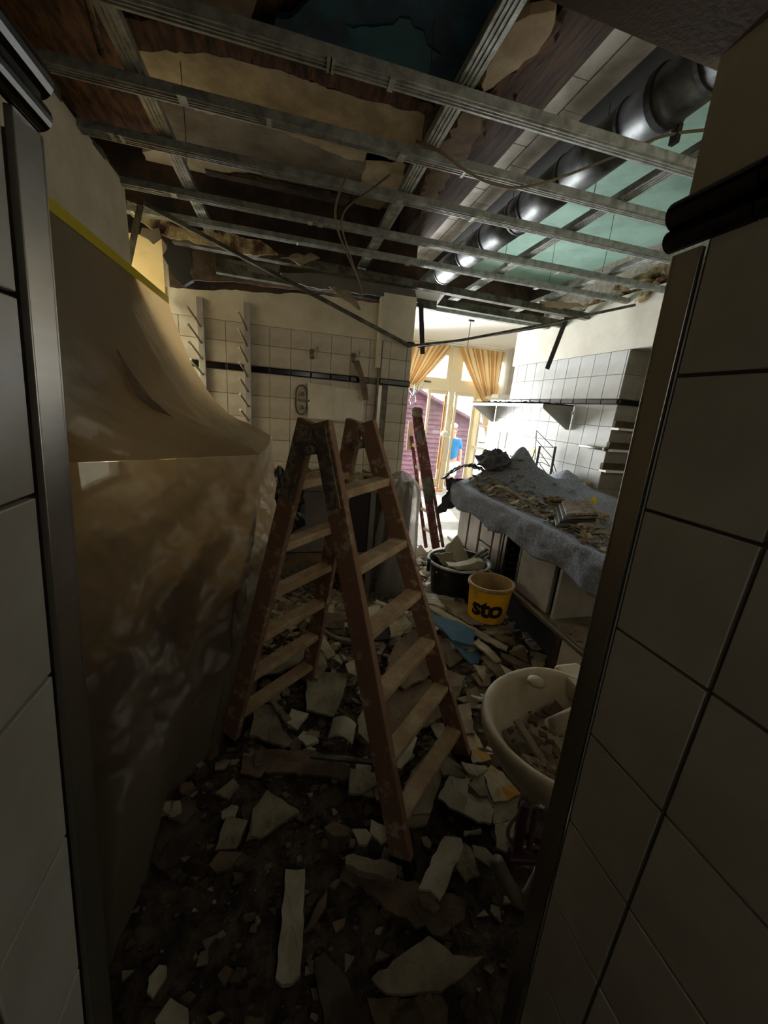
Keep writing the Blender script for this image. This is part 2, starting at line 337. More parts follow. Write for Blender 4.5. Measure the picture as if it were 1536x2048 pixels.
def ctiles(parent, X, face, ys, zs, ytop):
    for z0, z1 in zip(zs[:-1], zs[1:]):
        for y0, y1 in zip(ys[:-1], ys[1:]):
            ye = min(y1, ytop((z0+z1)/2)); 
            if ye-y0 < .03: continue
            if y1 > ytop(z1)-.002 or y1 > ytop(z0)-.002:
                sg = -1 if face == '-x' else 1; xa, xb = X-sg*.009, X; q = G()
                a, b = y0+.0025, min(y1, ytop(z0)), ; c = min(y1, ytop(z1))
                q.hexa([V(xa, a, z0+.0025), V(xb, a, z0+.0025), V(xb, b, z0+.0025), V(xa, b, z0+.0025), V(xa, a, z1-.0025), V(xb, a, z1-.0025), V(xb, c, z1-.0025), V(xa, c, z1-.0025)])
                q.build('tile', 'tile', parent, bevel=.0015); continue
            put_tile(parent, (X+(.009 if face == '-x' else -.009), (y0+ye)/2, (z0+z1)/2), ye-y0-.005, z1-z0-.005, 'tile', face, th=.009)
ctiles(cwr, XR, '-x', [-.22, -.05, .11, .275, .6], ZR, lambda z: yr(z)-.044)
ctiles(cwl, XL, '+x', [-.22, -.05, .11, .275, .7], ZR, lambda z: yl(z)-.056)
# upper plain plaster of the corridor over the black trim
g = G(); g.hexa([V(XR-.002, -2.1, 1.80), V(XR+.05, -2.1, 1.80), V(XR+.05, yr(1.8), 1.80), V(XR-.002, yr(1.8), 1.80), V(XR-.002, -2.1, 2.3), V(XR+.05, -2.1, 2.3), V(XR+.05, yr(2.3), 2.3), V(XR-.002, yr(2.3), 2.3)])
struct(g, 'wall_corridor_upper', 'plaster')
g = G(); g.hexa([V(XL-.05, -2.1, 1.80), V(XL, -2.1, 1.80), V(XL, yl(1.8)-.05, 1.80), V(XL-.05, yl(1.8)-.05, 1.80), V(XL-.05, -2.1, 2.3), V(XL, -2.1, 2.3), V(XL, yl(2.2)-.06, 2.3), V(XL-.05, yl(2.2)-.06, 2.3)])
struct(g, 'wall_corridor_upper', 'plaster')
# black double bullnose trims
for nm, X, sg, yend, ys in (('trim_1', XR, -1, .49, [-.3, -.13, .04, .215, .385, .495]), ('trim_2', XL, 1, .53, [-.3, -.13, .04, .215, .385, .545])):
    t = thing(nm, (X, .2, 1.75), kind='structure')
    for a, b in zip(ys[:-1], ys[1:]):
        q = G()
        for zc, r in ((1.785, .019), (1.755, .0145)):
            prof = [(X+.006*(-sg)*0, zc)]; n = 10
            base = len(q.v)
            for yy in (a+.0012, b-.0012):
                q.v += [V(X+sg*r*1.15*math.sin(math.pi*k/n), yy, zc+r*math.cos(math.pi*k/n)) for k in range(n+1)]
            for k in range(n): q.f.append((base+k, base+k+1, base+n+2+k, base+n+1+k))
            q.f.append(tuple(base+k for k in range(n+1))); q.f.append(tuple(base+n+1+k for k in range(n+1))[::-1])
        q.build('black_tile', 'blacktile', t, smooth=False)
# steel corner profiles of the doorway
for nm, X, fy, sg, ztop in (('trim_3', XR, yr, 1, 1.735), ('trim_4', XL, yl, -1, 1.74)):
    t = G(); wd = .037 if sg > 0 else .045
    a, b = fy(0), fy(ztop)
    t.hexa([V(X-.004*sg, a-wd, 0), V(X+.004*sg, a-wd, 0), V(X+.004*sg, a, 0), V(X-.004*sg, a, 0), V(X-.004*sg, b-wd, ztop), V(X+.004*sg, b-wd, ztop), V(X+.004*sg, b, ztop), V(X-.004*sg, b, ztop)])
    t.hexa([V(X-.004*sg, a-.003, 0), V(X+.05*sg, a-.003, 0), V(X+.05*sg, a+.003, 0), V(X-.004*sg, a+.003, 0), V(X-.004*sg, b-.003, ztop), V(X+.05*sg, b-.003, ztop), V(X+.05*sg, b+.003, ztop), V(X-.004*sg, b+.003, ztop)])
    struct(t, nm, 'steel', bevel=.001)
# near wall of the room on both sides of the doorway, lintel, corridor ceiling
g = G(); g.box((XR+.05, .25, 0), (4.4, .41, 3.1)); struct(g, 'wall_front', 'plaster')
g = G(); g.box((-1.4, .15, 0), (XL-.05, .30, 3.1)); struct(g, 'wall_front', 'plaster')
g = G(); g.box((XL-.3, -2.1, 1.955), (XR+.3, .505, 2.0)); struct(g, 'ceiling_corridor', 'ceil_paint')
g = G(); g.box((XL-.3, .35, 2.0), (XR+.3, .495, 3.1)); struct(g, 'wall_over_doorway', 'plaster')
g = G(); g.box((XL-.3, -2.2, 0), (XR+.3, -2.1, 2.3)); struct(g, 'wall_behind', 'plaster')
# left wall of the room with the window recess behind the plastic
wl = thing('wall_left', (-.8, 1.6, 0), kind='structure')
g = G(); g.box((-.95, .2, 2.02), (-.8, 2.5, 2.475)); g.build('upper_wall', 'plaster', wl)
g = G(); g.box((-.95, .2, 1.32), (-.8, 2.48, 2.02)); g.box((-.95, .2, 0), (-.8, 1.66, 1.32)); g.box((-.95, 1.66, 0), (-.8, 2.48, .85)); g.box((-1.25, 1.26, .7), (-.95, 2.38, .85)); g.box((-1.25, 1.26, 1.32), (-.95, 2.38, 1.45)); g.box((-1.25, 1.22, .7), (-.95, 1.34, 1.45)); g.box((-.95, 2.48, 0), (-.8, 3.3, .85)); g.build('lower_wall', 'plaster', wl)
g = G(); g.box((-1.25, 3.085, 0), (-.8, 3.2, 2.44)); g.build('window_reveal', 'reveal', wl)
g = G(); g.box((-1.25, 2.38, 1.3), (-.95, 2.5, 2.47)); g.box((-1.25, 2.38, .7), (-.95, 3.2, .85)); g.build('window_reveal', 'plaster', wl)
g = G(); g.box((-1.32, .2, 2.4), (-1.2, 3.4, 3.1)); g.box((-1.32, .2, 0), (-1.2, 1.3, 2.45)); g.box((-1.32, 1.3, 0), (-1.2, 2.4, .8)); g.box((-1.32, 1.3, 1.38), (-1.2, 2.4, 2.45)); g.build('upper_wall', 'dark_wall', wl)
g = G()
for k in range(34):   # broken plaster lip on the top edge
    y = .55+k*.058; g.box((-.96, y, 2.465), (-.797-R.uniform(0, .01), y+.055, 2.478+R.uniform(0, .022)))
g.build('broken_edge', 'galv_dark', wl, kind='stuff')
wn = thing('window_1', (-1.2, 2.78, .85), kind='structure')
q = G()
for y in (2.49, 3.06): q.box((-1.22, y-.02, .85), (-1.17, y+.02, 2.4))
for z in (.87, 2.38): q.box((-1.22, 2.47, z-.02), (-1.17, 3.08, z+.02))
q.build('window_frame', 'white_paint', wn, bevel=.003)
for y in (2.49,):
    q = G(); q.box((-1.197, y, .89), (-1.193, y+.57, 2.36)); q.build('pane', 'glass_dimming', wn)
q = G(); q.box((-1.197, 1.3, .85), (-1.193, 2.47, 1.34)); q.build('pane', 'glass_amber', wn, label='added amber low pane')  # low pane added behind the sheet to make it glow
# back wall ------------------------------------------------------------
YB = 3.1
wb = thing('wall_back', (-.05, YB, 0), kind='structure')
g = G(); g.box((-.8, YB+.009, 0), (.95, 3.3, 2.10)); g.build('masonry', 'grout', wb)
topn = 40
g = G(); pts = []
for k in range(topn+1):
    x = -.8+1.49*k/topn; pts.append((x, 2.16-.035*(k/topn)*0+.012*noise.noise(V(x*9, 0, 0))+R.uniform(-.006, .006)+.10*min(1, k/28)*1.0))
g.prism([V(-.8, YB-.004, 2.006)]+[V(x, YB-.004, z) for x, z in pts]+[V(.69, YB-.004, 2.006)], (0, .03, 0)); g.build('plaster_coat', 'plaster', wb)
g = G(); g.box((-.8, YB+.02, 2.0), (.69, 3.28, 2.14)); g.build('masonry_top', 'dark_wall', wb)
zs = [.14, .30, .46, .62, .78, .94, 1.02, 1.186, 1.355, 1.515, 1.682]
tile_band(wb, -.8, .70, [.62, .69, .855, 1.02, 1.186, 1.355, 1.515, 1.678], YB+.008, '-y', 'tile_dusty', .151, .021)
tile_band(wb, -.8, .70, [1.724, 1.873, 2.006], YB+.008, '-y', 'tile_dusty', .151, .021)
for k in range(10):
    a = max(-.8, .021+.151*(k-6)); b = min(.70, .021+.151*(k-5)); 
    q = G(); q.box((a+.001, YB-.014, 1.68), (b-.001, YB+.008, 1.722)); q.build('black_tile', 'blacktile', wb, bevel=.006)
# pillar at the end of the back wall
pl = thing('pillar', (.82, 3.04, 0), 'tiled pillar with black trim at the end of the hook-rail wall', 'pillar')
pl['kind'] = 'structure'
g = G(); g.box((.70, 3.049, 0), (.945, 3.35, 2.30)); g.build('core', 'grout', pl)
g = G(); g.box((.695, 3.038, 2.0), (.95, 3.05, 2.33)); g.box((.945, 3.04, 0), (.952, 3.35, 2.3)); g.build('plaster_coat', 'plaster', pl)
tile_band(pl, .775, .95, [.14, .30, .46, .62, .78, .94, 1.09, 1.24, 1.39, 1.54, 1.678], 3.048, '-y', 'tile_dusty', .135, .91)
tile_band(pl, .71, .95, [1.724, 1.873, 2.0], 3.048, '-y', 'tile_dusty', .135, .91)
q = G(); q.box((.70, 3.02, 1.68), (.955, 3.05, 1.722)); q.build('black_tile', 'blacktile', pl, bevel=.006)
q = G(); q.box((.70, 3.03, .1), (.725, 3.05, 1.67)); q.build('corner_strip', 'steel', pl)
q = G(); q.box((.672, 3.03, 1.80), (.70, 3.099, 2.30)); q.build('pipe_chase', 'plaster', pl)
# right wall -----------------------------------------------------------
XW = 2.6
wr = thing('wall_right', (XW, 3.3, 0), kind='structure')
g = G(); g.box((XW+.009, 2.63, 0), (2.9, 4.2, 2.1)); g.box((XW+.009, 4.2, 0), (2.75, 4.62, 1.68)); g.build('masonry', 'grout', wr)
g = G(); poly = [V(XW-.002, .41, 2.1), V(XW-.002, 4.25, 2.1), V(XW-.002, 4.25, 2.47), V(XW-.002, 3.2, 2.49), V(XW-.002, 3.17, 2.52), V(XW-.002, .41, 2.51)]
g.prism(poly, (.3, 0, 0)); g.build('plaster_bulkhead', 'plaster_right', wr)
g = G(); g.box((2.9, .41, 0), (3.05, 4.2, 3.05)); g.build('niche_wall', 'grout', wr)
g = G(); g.box((XW+.01, 2.609, 0), (2.9, 2.65, 2.1)); g.build('niche_return', 'grout', wr)
rows = [.62, .80, .976, 1.132, 1.322, 1.5, 1.68]
tile_band(wr, 2.6, 4.62, rows, XW+.008, '-x', 'tile_room', .166, 2.74)
tile_band(wr, 2.6, 4.2, [1.724, 1.915, 2.098], XW+.008, '-x', 'tile_room', .166, 2.62)
for k in range(13):
    a = 2.6+.166*k; b = min(4.62, a+.166); 
    if b-a < .02: continue
    q = G(); q.box((XW-.014, a+.001, 1.68), (XW+.008, b-.001, 1.722)); q.build('black_tile', 'blacktile', wr, bevel=.006)
for z0, z1 in ((.62, .80), (.80, .976), (.976, 1.132), (1.132, 1.322), (1.322, 1.5), (1.5, 1.68), (1.724, 1.915), (1.915, 2.098)):
    put_tile(wr, (2.685, 2.608, (z0+z1)/2), .164, z1-z0-.004, 'tile_niche_shaded', '-y'); put_tile(wr, (2.83, 2.608, (z0+z1)/2), .12, z1-z0-.004, 'tile_niche_shaded', '-y')
q = G(); q.box((XW, 2.585, 1.68), (2.9, 2.608, 1.722)); q.build('black_tile', 'blacktile', wr, bevel=.006)
# wall carrying the washbasin
wk = thing('wall_basin', (1.05, .6, 0), kind='structure')
g = G(); g.box((1.03, .41, 0), (1.25, .80, 1.2)); g.build('masonry', 'grout', wk)
for k in range(6):
    for j in range(3): put_tile(wk, (1.029, .48+j*.13, .1+k*.185), .126, .181, 'tile_dusty', '-x')
# old ceiling ----------------------------------------------------------
g = G(); g.box((-1.3, .3, 3.0), (1.0, 3.6, 3.1)); struct(g, 'ceiling', 'brown')
g = G(); g.box((1.62, .3, 2.96), (3.05, 4.3, 3.08)); struct(g, 'ceiling_green', 'green')
cb = thing('ceiling_boards', (1.3, 2, 2.95), kind='structure')
g = G(); g.box((.95, .3, 2.98), (1.62, 4.3, 3.08)); g.build('backing', 'duct_dark', cb)  # dark backing paints the shadowed gap above the duct
yy = .35; k = 0
for col, (x0, x1) in enumerate(((1.03, 1.155), (1.158, 1.282), (1.285, 1.41))):
    yy = .3+col*.17
    while yy < 4.2:
        L_ = .46; q = G(); q.box((x0, yy+.002, 2.965), (x1-.004, yy+L_-.002, 2.98)); q.build('board', 'board_white', cb, bevel=.002); yy += L_
g = G(); g.beam((.93, .3, 2.86), (.93, 3.7, 2.86), .2, .2); struct(g, 'trim_5', 'beam')
g = G(); g.box((-1.3, 3.3, 2.2), (1.0, 3.42, 3.1)); struct(g, 'wall_header', 'dark_wall')
def patch(name, pts, z, th, m, lab=None, jag=.012, seed=1):
    p = [az(x, y, z) for x, y in pts]; g = G(); g.prism(torn(p, jag, .035, seed), (0, 0, th)); o = g.build(name, m); o['kind'] = 'structure'; return o
patch('ceiling_plaster', [(300, 200), (400, 190), (500, 225), (640, 290), (760, 330), (850, 300), (905, 330), (870, 440), (800, 520), (560, 470), (440, 440), (330, 330)], 2.97, .03, 'old_grey', seed=2)
patch('ceiling_plaster', [(268, 98), (420, 105), (560, 140), (700, 190), (860, 222), (950, 200), (930, 300), (850, 325), (700, 320), (560, 262), (480, 240), (390, 222), (370, 198), (300, 190)], 2.955, .014, 'old_cream', seed=3)
patch('ceiling_plaster', [(235, -10), (520, -10), (500, 40), (525, 90), (450, 75), (390, 60), (330, 45), (260, 30)], 2.95, .02, 'old_grey', seed=4)
patch('ceiling_plaster', [(505, 68), (600, 20), (640, -20), (975, -20), (1000, 40), (935, 130), (880, 215), (850, 212), (790, 175), (640, 130), (560, 100)], 2.94, .02, 'teal', seed=5)
patch('ceiling_plaster', [(690, 50), (820, 40), (880, 110), (840, 160), (760, 140)], 2.935, .004, 'teal_light', jag=.02, seed=15)
patch('ceiling_plaster', [(975, 60), (1010, 20), (1075, 20), (1080, 60), (1010, 120), (960, 210), (935, 240), (930, 190)], 2.93, .02, 'old_cream', seed=6)
patch('ceiling_plaster', [(990, 60), (1060, 30), (1110, 20), (1085, 90), (1015, 150), (960, 200), (985, 120)], 2.745, .03, 'old_cream', jag=.015, seed=7)
patch('ceiling_plaster', [(285, 305), (330, 300), (430, 320), (520, 345), (450, 345), (400, 362), (330, 350), (300, 335)], 2.94, .02, 'old_cream', seed=8)
patch('ceiling_plaster', [(735, 300), (812, 330), (800, 380), (690, 480), (640, 470), (720, 400)], 2.955, .02, 'old_cream', seed=9)
patch('ceiling_plaster', [(690, 285), (880, 280), (900, 340), (860, 420), (740, 400), (690, 340)], 2.974, .02, 'old_grey', seed=16)
patch('ceiling_plaster', [(410, 340), (640, 390), (700, 400), (650, 460), (430, 430)], 2.93, .03, 'gyp_dark', seed=10)
# edge of torn wood between teal and cream
patch('ceiling_lath', [(240, 35), (300, 40), (420, 62), (510, 85), (600, 115), (720, 150), (800, 180), (870, 215), (880, 235), (820, 222), (700, 190), (560, 140), (420, 108), (250, 98)], 2.925, .045, 'brown', jag=.01, seed=11)
patch('ceiling_lath', [(870, 215), (920, 190), (960, 200), (880, 330), (850, 345), (845, 270)], 2.9, .05, 'brown', jag=.02, seed=12)
patch('ceiling_lath', [(1085, 40), (1125, 50), (1080, 130), (1000, 230), (950, 300), (910, 320), (960, 220), (1050, 110)], 2.75, .03, 'brown', jag=.02, seed=13)
patch('ceiling_lath', [(915, 240), (990, 190), (960, 270), (870, 400), (840, 440), (850, 360)], 2.74, .03, 'gyp_brown', jag=.02, seed=14)
# ------------------------------------------------------------------ suspended grid
ZT = 2.455
tr_x = [('A', (280, -4), (1413, 333), 2.5, 'galvanised ceiling rail nearest the doorway, crossing under the teal paint'),
        ('B', (100, 108), (1358, 440), 2.5, 'second galvanised ceiling rail from the doorway, ending above the black trim'),
        ('C', (163, 250), (1350, 508), 2.5, 'third galvanised ceiling rail from the doorway, with shiny spot at its left end'),
        ('D', (248, 355), (1315, 567), 2.5, 'fourth galvanised ceiling rail, starting at the top corner of the left plaster wall'),
        ('E', (250, 405), (1190, 600), 2.5, 'fifth galvanised ceiling rail, last one before the torn ceiling edge')]
Ys = [1.42, 1.735, 2.055, 2.46, 2.78]
XA = [(-1.15, 2.65), (-.79, 2.62), (-.8, 2.75), (-.8, 2.7), (-.95, 2.66)]
for (n_, a, b, _, lab), y, (x0, x1) in zip(tr_x, Ys, XA):
    g = G(); g.channel((x0, y+.015, ZT+.013), (x1, y-.04, ZT+.013), .05, .027)
    for k in range(6):
        x = x0+(x1-x0)*R.random(); g.box((x, y-.03, ZT-.008), (x+R.uniform(.01, .03), y+.02, ZT-.002))
    tag(g.build('ceiling_rail', 'galv'), lab, 'ceiling rail', 'galvanised rails of the stripped suspended ceiling')
for i, (x, y0, y1, lab) in enumerate(((-.49, .6, 2.97, 'galvanised runner lying over the rails on the far left, above the plastic sheet'),
                                   (.53, .6, 3.2, 'bright ribbed runner crossing over the rails beside the dark timber beam'),
                                   (1.455, .6, 4.0, 'galvanised runner above the rails, just right of the round duct'),
                                   (2.105, .6, 3.8, 'galvanised runner above the rails, nearest the right wall'))):
    g = G(); g.channel((x, y0, ZT+.045), (x, y1, ZT+.045), .055, .027)
    tag(g.build('ceiling_runner', 'galv'), lab, 'ceiling rail', 'galvanised runners over the ceiling rails')
# hanger wires
for i, (x, y) in enumerate(((1.455, 1.9), (1.455, 2.7), (2.105, 1.9), (2.105, 2.5), (.53, 1.8), (-.49, 1.6), (-.49, 2.4), (2.105, 3.1), (1.455, 3.3))):
    g = G(); g.tube([(x, y, ZT+.05), (x+.004, y, 2.7), (x-.003, y, 2.96)], .0018, 5)
    tag(g.build('hanger_wire', 'dark_wire'), 'thin dark wire hanging from the old ceiling to a metal runner', 'wire', 'hanger wires of the ceiling grid')
# duct -----------------------------------------------------------------
dx, dz = 1.375, 2.70
dt = thing('ventilation_duct', (dx, 2.4, dz-.09), 'round grey sheet-metal ventilation duct running through the ceiling void', 'duct')
def duct_pt(y): return V(dx-.02+.015*math.sin(y*1.3), y, dz+.01*math.sin(y*2))
seg = [.85, 1.3, 1.62, 1.98, 2.3, 2.42, 2.75, 3.1, 3.55, 4.2]
for a, b in zip(seg[:-1], seg[1:]):
    q = G(); q.tube([duct_pt(a), duct_pt((a+b)/2), duct_pt(b)], .095, 28); q.build('duct_section', 'duct', dt, smooth=False, label=None)
    q = G(); q.tube([duct_pt(b-.007), duct_pt(b+.007)], .099, 28); q.build('joint_ring', 'duct', dt)
for o in dt.children:
    if o.name.startswith('duct_section'):
        o.data.polygons.foreach_set('use_smooth', [len(p.vertices) == 4 for p in o.data.polygons])
q = G(); q.tube([duct_pt(1.46), duct_pt(1.485)], .103, 28); q.box((dx-.01+.06, 1.45, dz-.13), (dx+.01+.06, 1.48, dz-.07)); q.build('clamp', 'duct_dark', dt, label='black clamp band')
# cables ---------------------------------------------------------------
def cable(pts, r, m, lab, cat='cable', n=6, name='cable', it=2, grp=None):
    p = [Vector(q) for q in pts]
    for _ in range(it):
        o = [p[0]]
        for a, b in zip(p[:-1], p[1:]): o += [a*.75+b*.25, a*.25+b*.75]
        p = o+[p[-1]]
    g = G(); g.tube(p, r, n); return tag(g.build(name, m, smooth=True), lab, cat, grp)
cable([az(832, 283, 2.48), az(880, 300, 2.44), az(940, 350, 2.40), az(1010, 378, 2.40), az(1070, 372, 2.42), az(1150, 345, 2.5), az(1260, 300, 2.55), az(1330, 268, 2.6), az(1430, 258, 2.6)], .0055, 'wire', 'long loose beige cable looping over the rails to the right wall')
cable([az(700, 340, 2.47), az(675, 390, 2.43), az(668, 440, 2.38), az(690, 500, 2.35), az(718, 560, 2.3), az(726, 590, 2.28)], .0055, 'wire', 'beige cable hanging in a curve below the rails, left of the bright runner')
cable([az(780, 350, 2.47), az(735, 385, 2.43), az(690, 415, 2.40), az(680, 450, 2.38), az(700, 510, 2.34), az(722, 575, 2.3)], .0045, 'wire', 'second beige cable joining the hanging curve from the right')
cable([az(175, 0, 2.75), az(185, 40, 2.7), az(195, 75, 2.66), az(205, 110, 2.6)], .012, 'insul', 'frayed yellowish strip dangling beside the left runner', 'strip', name='torn_strip')
cable([az(955, 185, 2.7), az(965, 230, 2.66), az(962, 255, 2.65), az(970, 290, 2.62)], .004, 'wire', 'short wire end dangling from the rotten timber edge', 'wire', name='wire_end')
# ------------------------------------------------------------------ torn ceiling edge over the passage
def lateral(name, p, q, w, h, m, lab, cat, up=(0, 0, 1), ch=False):
    g = G()
    if ch: g.channel(p, q, w, h)
    else: g.beam(p, q, w, h, up)
    return tag(g.build(name, m, bevel=0 if ch else .002), lab, cat)
lateral('edge_profile', (-.72, 3.02, 2.43), (2.62, 3.15, 2.43), .06, .05, 'galv_dark', 'dusty grey steel profile along the torn ceiling edge, in front', 'profile')
lateral('edge_profile', (-.5, 3.22, 2.36), (1.2, 3.3, 2.36), .06, .07, 'galv_dark', 'dark dusty profile above the top of the hook-rail wall', 'profile')
lateral('edge_profile', (.6, 3.45, 2.44), (2.6, 3.45, 2.42), .05, .06, 'galv_dark', 'second dusty profile over the passage to the bright room', 'profile')
lateral('edge_profile', (1.0, 3.75, 2.46), (2.75, 3.7, 2.44), .05, .05, 'galv', 'third metal profile over the passage, behind the torn plasterboard', 'profile')
def slab_y(name, pts, Y, th, m, lab, cat='plaster piece', jag=.012, seed=1, tilt=0, group=None):
    p = [ay(x, y, Y+tilt*i) for i, (x, y) in enumerate(pts)]
    p2 = []
    rr = random.Random(seed)
    for i, a in enumerate(p):
        b = p[(i+1) % len(p)]; k = max(1, min(10, int((b-a).length/.04)))
        for j in range(k): p2.append(a.lerp(b, j/k)+(Vector((rr.uniform(-jag, jag), 0, rr.uniform(-jag, jag))) if j else Vector()))
    g = G(); g.prism(p2, (0, th, 0)); return tag(g.build(name, m), lab, cat, group)
slab_y('torn_lath', [(252, 400), (300, 420), (350, 452), (440, 462), (520, 480), (556, 508), (500, 508), (420, 490), (340, 475), (300, 455), (262, 430)], 2.98, .03, 'insul', 'ragged pale strip of torn lath along the ceiling edge, left half', 'lath', seed=21)
slab_y('plaster_scrap', [(284, 455), (318, 455), (322, 475), (305, 487), (296, 478), (280, 470)], 2.95, .015, 'old_grey', 'grey flap of plaster hanging in front of the lit yellow window reveal', seed=22)
slab_y('torn_board', [(335, 478), (370, 470), (380, 500), (385, 560), (365, 572), (345, 545), (330, 520)], 3.05, .05, 'cab_dark', 'dark slab standing in for the shaded hole at the top left corner of the hook-rail wall', 'board', jag=.02, seed=23)  # near-black slab put where the corner hole lies in shade
slab_y('backing_board', [(372, 485), (560, 520), (760, 560), (770, 612), (640, 585), (480, 565), (385, 560)], 3.27, .02, 'gyp_brown', 'red-brown board exposed between wall top and torn ceiling', 'board', jag=.006, seed=24)
slab_y('board_strip', [(450, 518), (560, 530), (556, 552), (452, 538)], 3.2, .02, 'grey_panel', 'grey offcut strip fixed over the red-brown board', 'board', jag=.004, seed=25)
slab_y('plaster_scrap', [(560, 515), (620, 505), (640, 515), (618, 522), (600, 530), (585, 520)], 3.0, .02, 'gyp', 'small pale scrap stuck on the front edge profile, left of the cables', seed=26)
slab_y('plaster_scrap', [(658, 573), (700, 580), (716, 605), (722, 620), (716, 618), (700, 604), (680, 592)], 3.08, .015, 'gyp', 'pale and orange scrap drooping at the top edge of the hook-rail wall', seed=27)
slab_y('plaster_scrap', [(1080, 600), (1150, 605), (1170, 615), (1140, 618), (1100, 616), (1085, 612)], 3.1, .02, 'old_cream', 'cream torn plaster tongue on the edge profile near the right wall', seed=28)
slab_y('soffit_board', [(560, 545), (700, 548), (830, 580), (835, 605), (766, 592), (640, 578), (575, 562)], 3.12, .02, 'grey_panel', 'grey soffit board above the end of the hook-rail wall', 'board', jag=.004, seed=29)
g = G(); q = [V(.86, 3.15, 2.42), V(1.22, 3.15, 2.42), V(1.22, 3.42, 2.35), V(.98, 3.42, 2.35)]
g.prism(q, (0, 0, .02)); tag(g.build('ceiling_panel', 'white_paint'), 'white panel remnant above the passage beside the pillar', 'panel')
# clump of rotten insulation on the right wall top
def blob(name, c, r, m, lab, cat, amp=.4, seed=0, sub=3, parent=None, fr=6.):
    b = bmesh.new(); bmesh.ops.create_icosphere(b, subdivisions=sub, radius=1)
    g = G(); g.v = []; c = Vector(c)
    for v in b.verts:
        n = noise.fractal(v.co*fr*.3+Vector((seed*7.1, 0, 0)), 1, 2, 4); k = 1+amp*n
        g.v.append(c+Vector((v.co.x*r[0], v.co.y*r[1], v.co.z*r[2]))*k)
    g.f = [tuple(v.index for v in f.verts) for f in b.faces]; b.free()
    o = g.build(name, m, parent); 
    if lab: tag(o, lab, cat)
    return o
blob('insulation_clump', (2.72, 2.62, 2.56), (.13, .28, .09), 'insul', 'brown and cream clump of rotten insulation on top of the right wall', 'debris', .9, 3, 4)
blob('insulation_clump', (2.74, 3.15, 2.53), (.10, .2, .05), 'insul', 'smaller dirty insulation lump on the right wall top, further back', 'debris', .9, 5, 4)
# bent angle rails hanging across the room
pA = ay(288, 408, 2.75); pB = ay(820, 692, 3.0); pC = ax(1270, 610, XW-.02)
g = G(); g.beam(pA, pB, .028, .022); tag(g.build('angle_rail', 'galv_dark'), 'long grey rail hanging diagonally in front of the hook-rail wall', 'rail')
g = G(); 
mids = [pB, pB.lerp(pC, .25)+V(0, .1, -.02), pB.lerp(pC, .55)+V(0, .05, -.02), pC]
for a, b in zip(mids[:-1], mids[1:]): g.beam(a, b, .022, .018)
tag(g.build('angle_rail', 'galv_dark'), 'long grey rail spanning from the pillar to the right plaster wall', 'rail')
g = G(); g.beam(ay(836, 694, 3.25), ay(1120, 648, 3.35), .022, .02); tag(g.build('angle_rail', 'galv_dark'), 'shorter bent rail sagging behind the long rail over the passage', 'rail')
g = G(); g.beam(ay(845, 615, 3.2)+V(0, .05, .04), ay(845, 708, 3.2), .04, .006, up=(0, 1, 0)); tag(g.build('dangling_strip', 'cab_dark'), 'dark strip hanging straight down beside the pillar', 'strip')
g = G(); g.beam(ay(1122, 655, 3.2)+V(.02, -.03, .09), ay(1094, 738, 3.2), .045, .006, up=(0, 1, 0)); tag(g.build('dangling_strip', 'cab_dark'), 'dark strip hanging slanted over the wall shelf', 'strip')
g = G(); g.beam(ay(281, 410, 2.6), ay(255, 535, 2.56), .03, .006, up=(0, 1, 0)); tag(g.build('dangling_strip', 'galv_dark'), 'thin grey-brown strip hanging in front of the yellow window reveal', 'strip')
g = G(); g.box(ay(816, 683, 3.02), ay(828, 693, 3.03)+V(0, .02, 0)); tag(g.build('clip', 'cab_dark'), 'small dark clip at the pillar edge holding the rail', 'clip')
# ------------------------------------------------------------------ hook rails on back wall
def rail(x, z0, z1, pegs, lab, r=1):
    t = thing('peg_rail', (x, YB-.02, z0), lab, 'peg rail', 'peg rails on the tiled back wall')
    q = G(); q.box((x-.022, YB-.035, z0), (x+.022, YB-.004, z1)); q.build('upright', 'white_paint' if 0 else 'cabinet', t, bevel=.002)
    for z in pegs:
        q = G(); q.tube([(x, YB-.03, z-.03), (x-.01, YB-.10, z+.0), (x-.035, YB-.21, z+.05)], .0065, 8); p = q.build('peg', 'steel', t, smooth=True)
        q = G(); q.tube([(x-.035, YB-.21, z+.05), (x-.037, YB-.218, z+.053)], .009, 8); q.build('peg_tip', 'white_paint', p)
x1 = ay(404, 700, YB-.02).x; x2 = ay(495, 700, YB-.02).x
rail(x1, 1.25, ay(408, 597, YB).z, [1.97-.105*k for k in range(7)], 'left peg rail on the tiled wall, partly behind the plastic sheet')
rail(x2, 1.05, ay(498, 607, YB).z, [1.985-.105*k for k in range(9)], 'right peg rail on the tiled wall, standing free of the plastic sheet')
def hook(px, py, lab):
    c = ay(px, py, YB-.01); t = thing('coat_hook', c, lab, 'hook')
    q = G(); q.box(c-V(.017, .004, .036), c+V(.017, .01, .036)); q.build('plate', 'hinge', t, bevel=.003)
    q = G(); q.tube([c+V(0, -.004, -.015), c+V(.01, -.05, -.02), c+V(.03, -.075, .01), c+V(.035, -.07, .045)], .0055, 8); q.build('hook_arm', 'steel', t, smooth=True)
hook(624, 708, 'left steel coat hook on the tiles above the paper panel')
hook(707, 716, 'right rusty coat hook with the brown strap hanging under it')
p = [ay(712, 722, 3.02), ay(725, 760, 3.02), ay(732, 800, 3.01)]
g = G()
for a, b, w_ in ((p[0], p[1], .05), (p[1], p[2], .05)): g.beam(a, b, .05, .012, up=(0, 1, 0), w2=.04)
tag(g.build('leather_strap', 'gyp_brown', bevel=.003), 'worn brown strap hanging from the right coat hook', 'strap')
c = ay(603, 800, YB-.012)
t = thing('wall_fitting', c, 'oval metal wall fitting peeping out left of the paper panel', 'fitting')
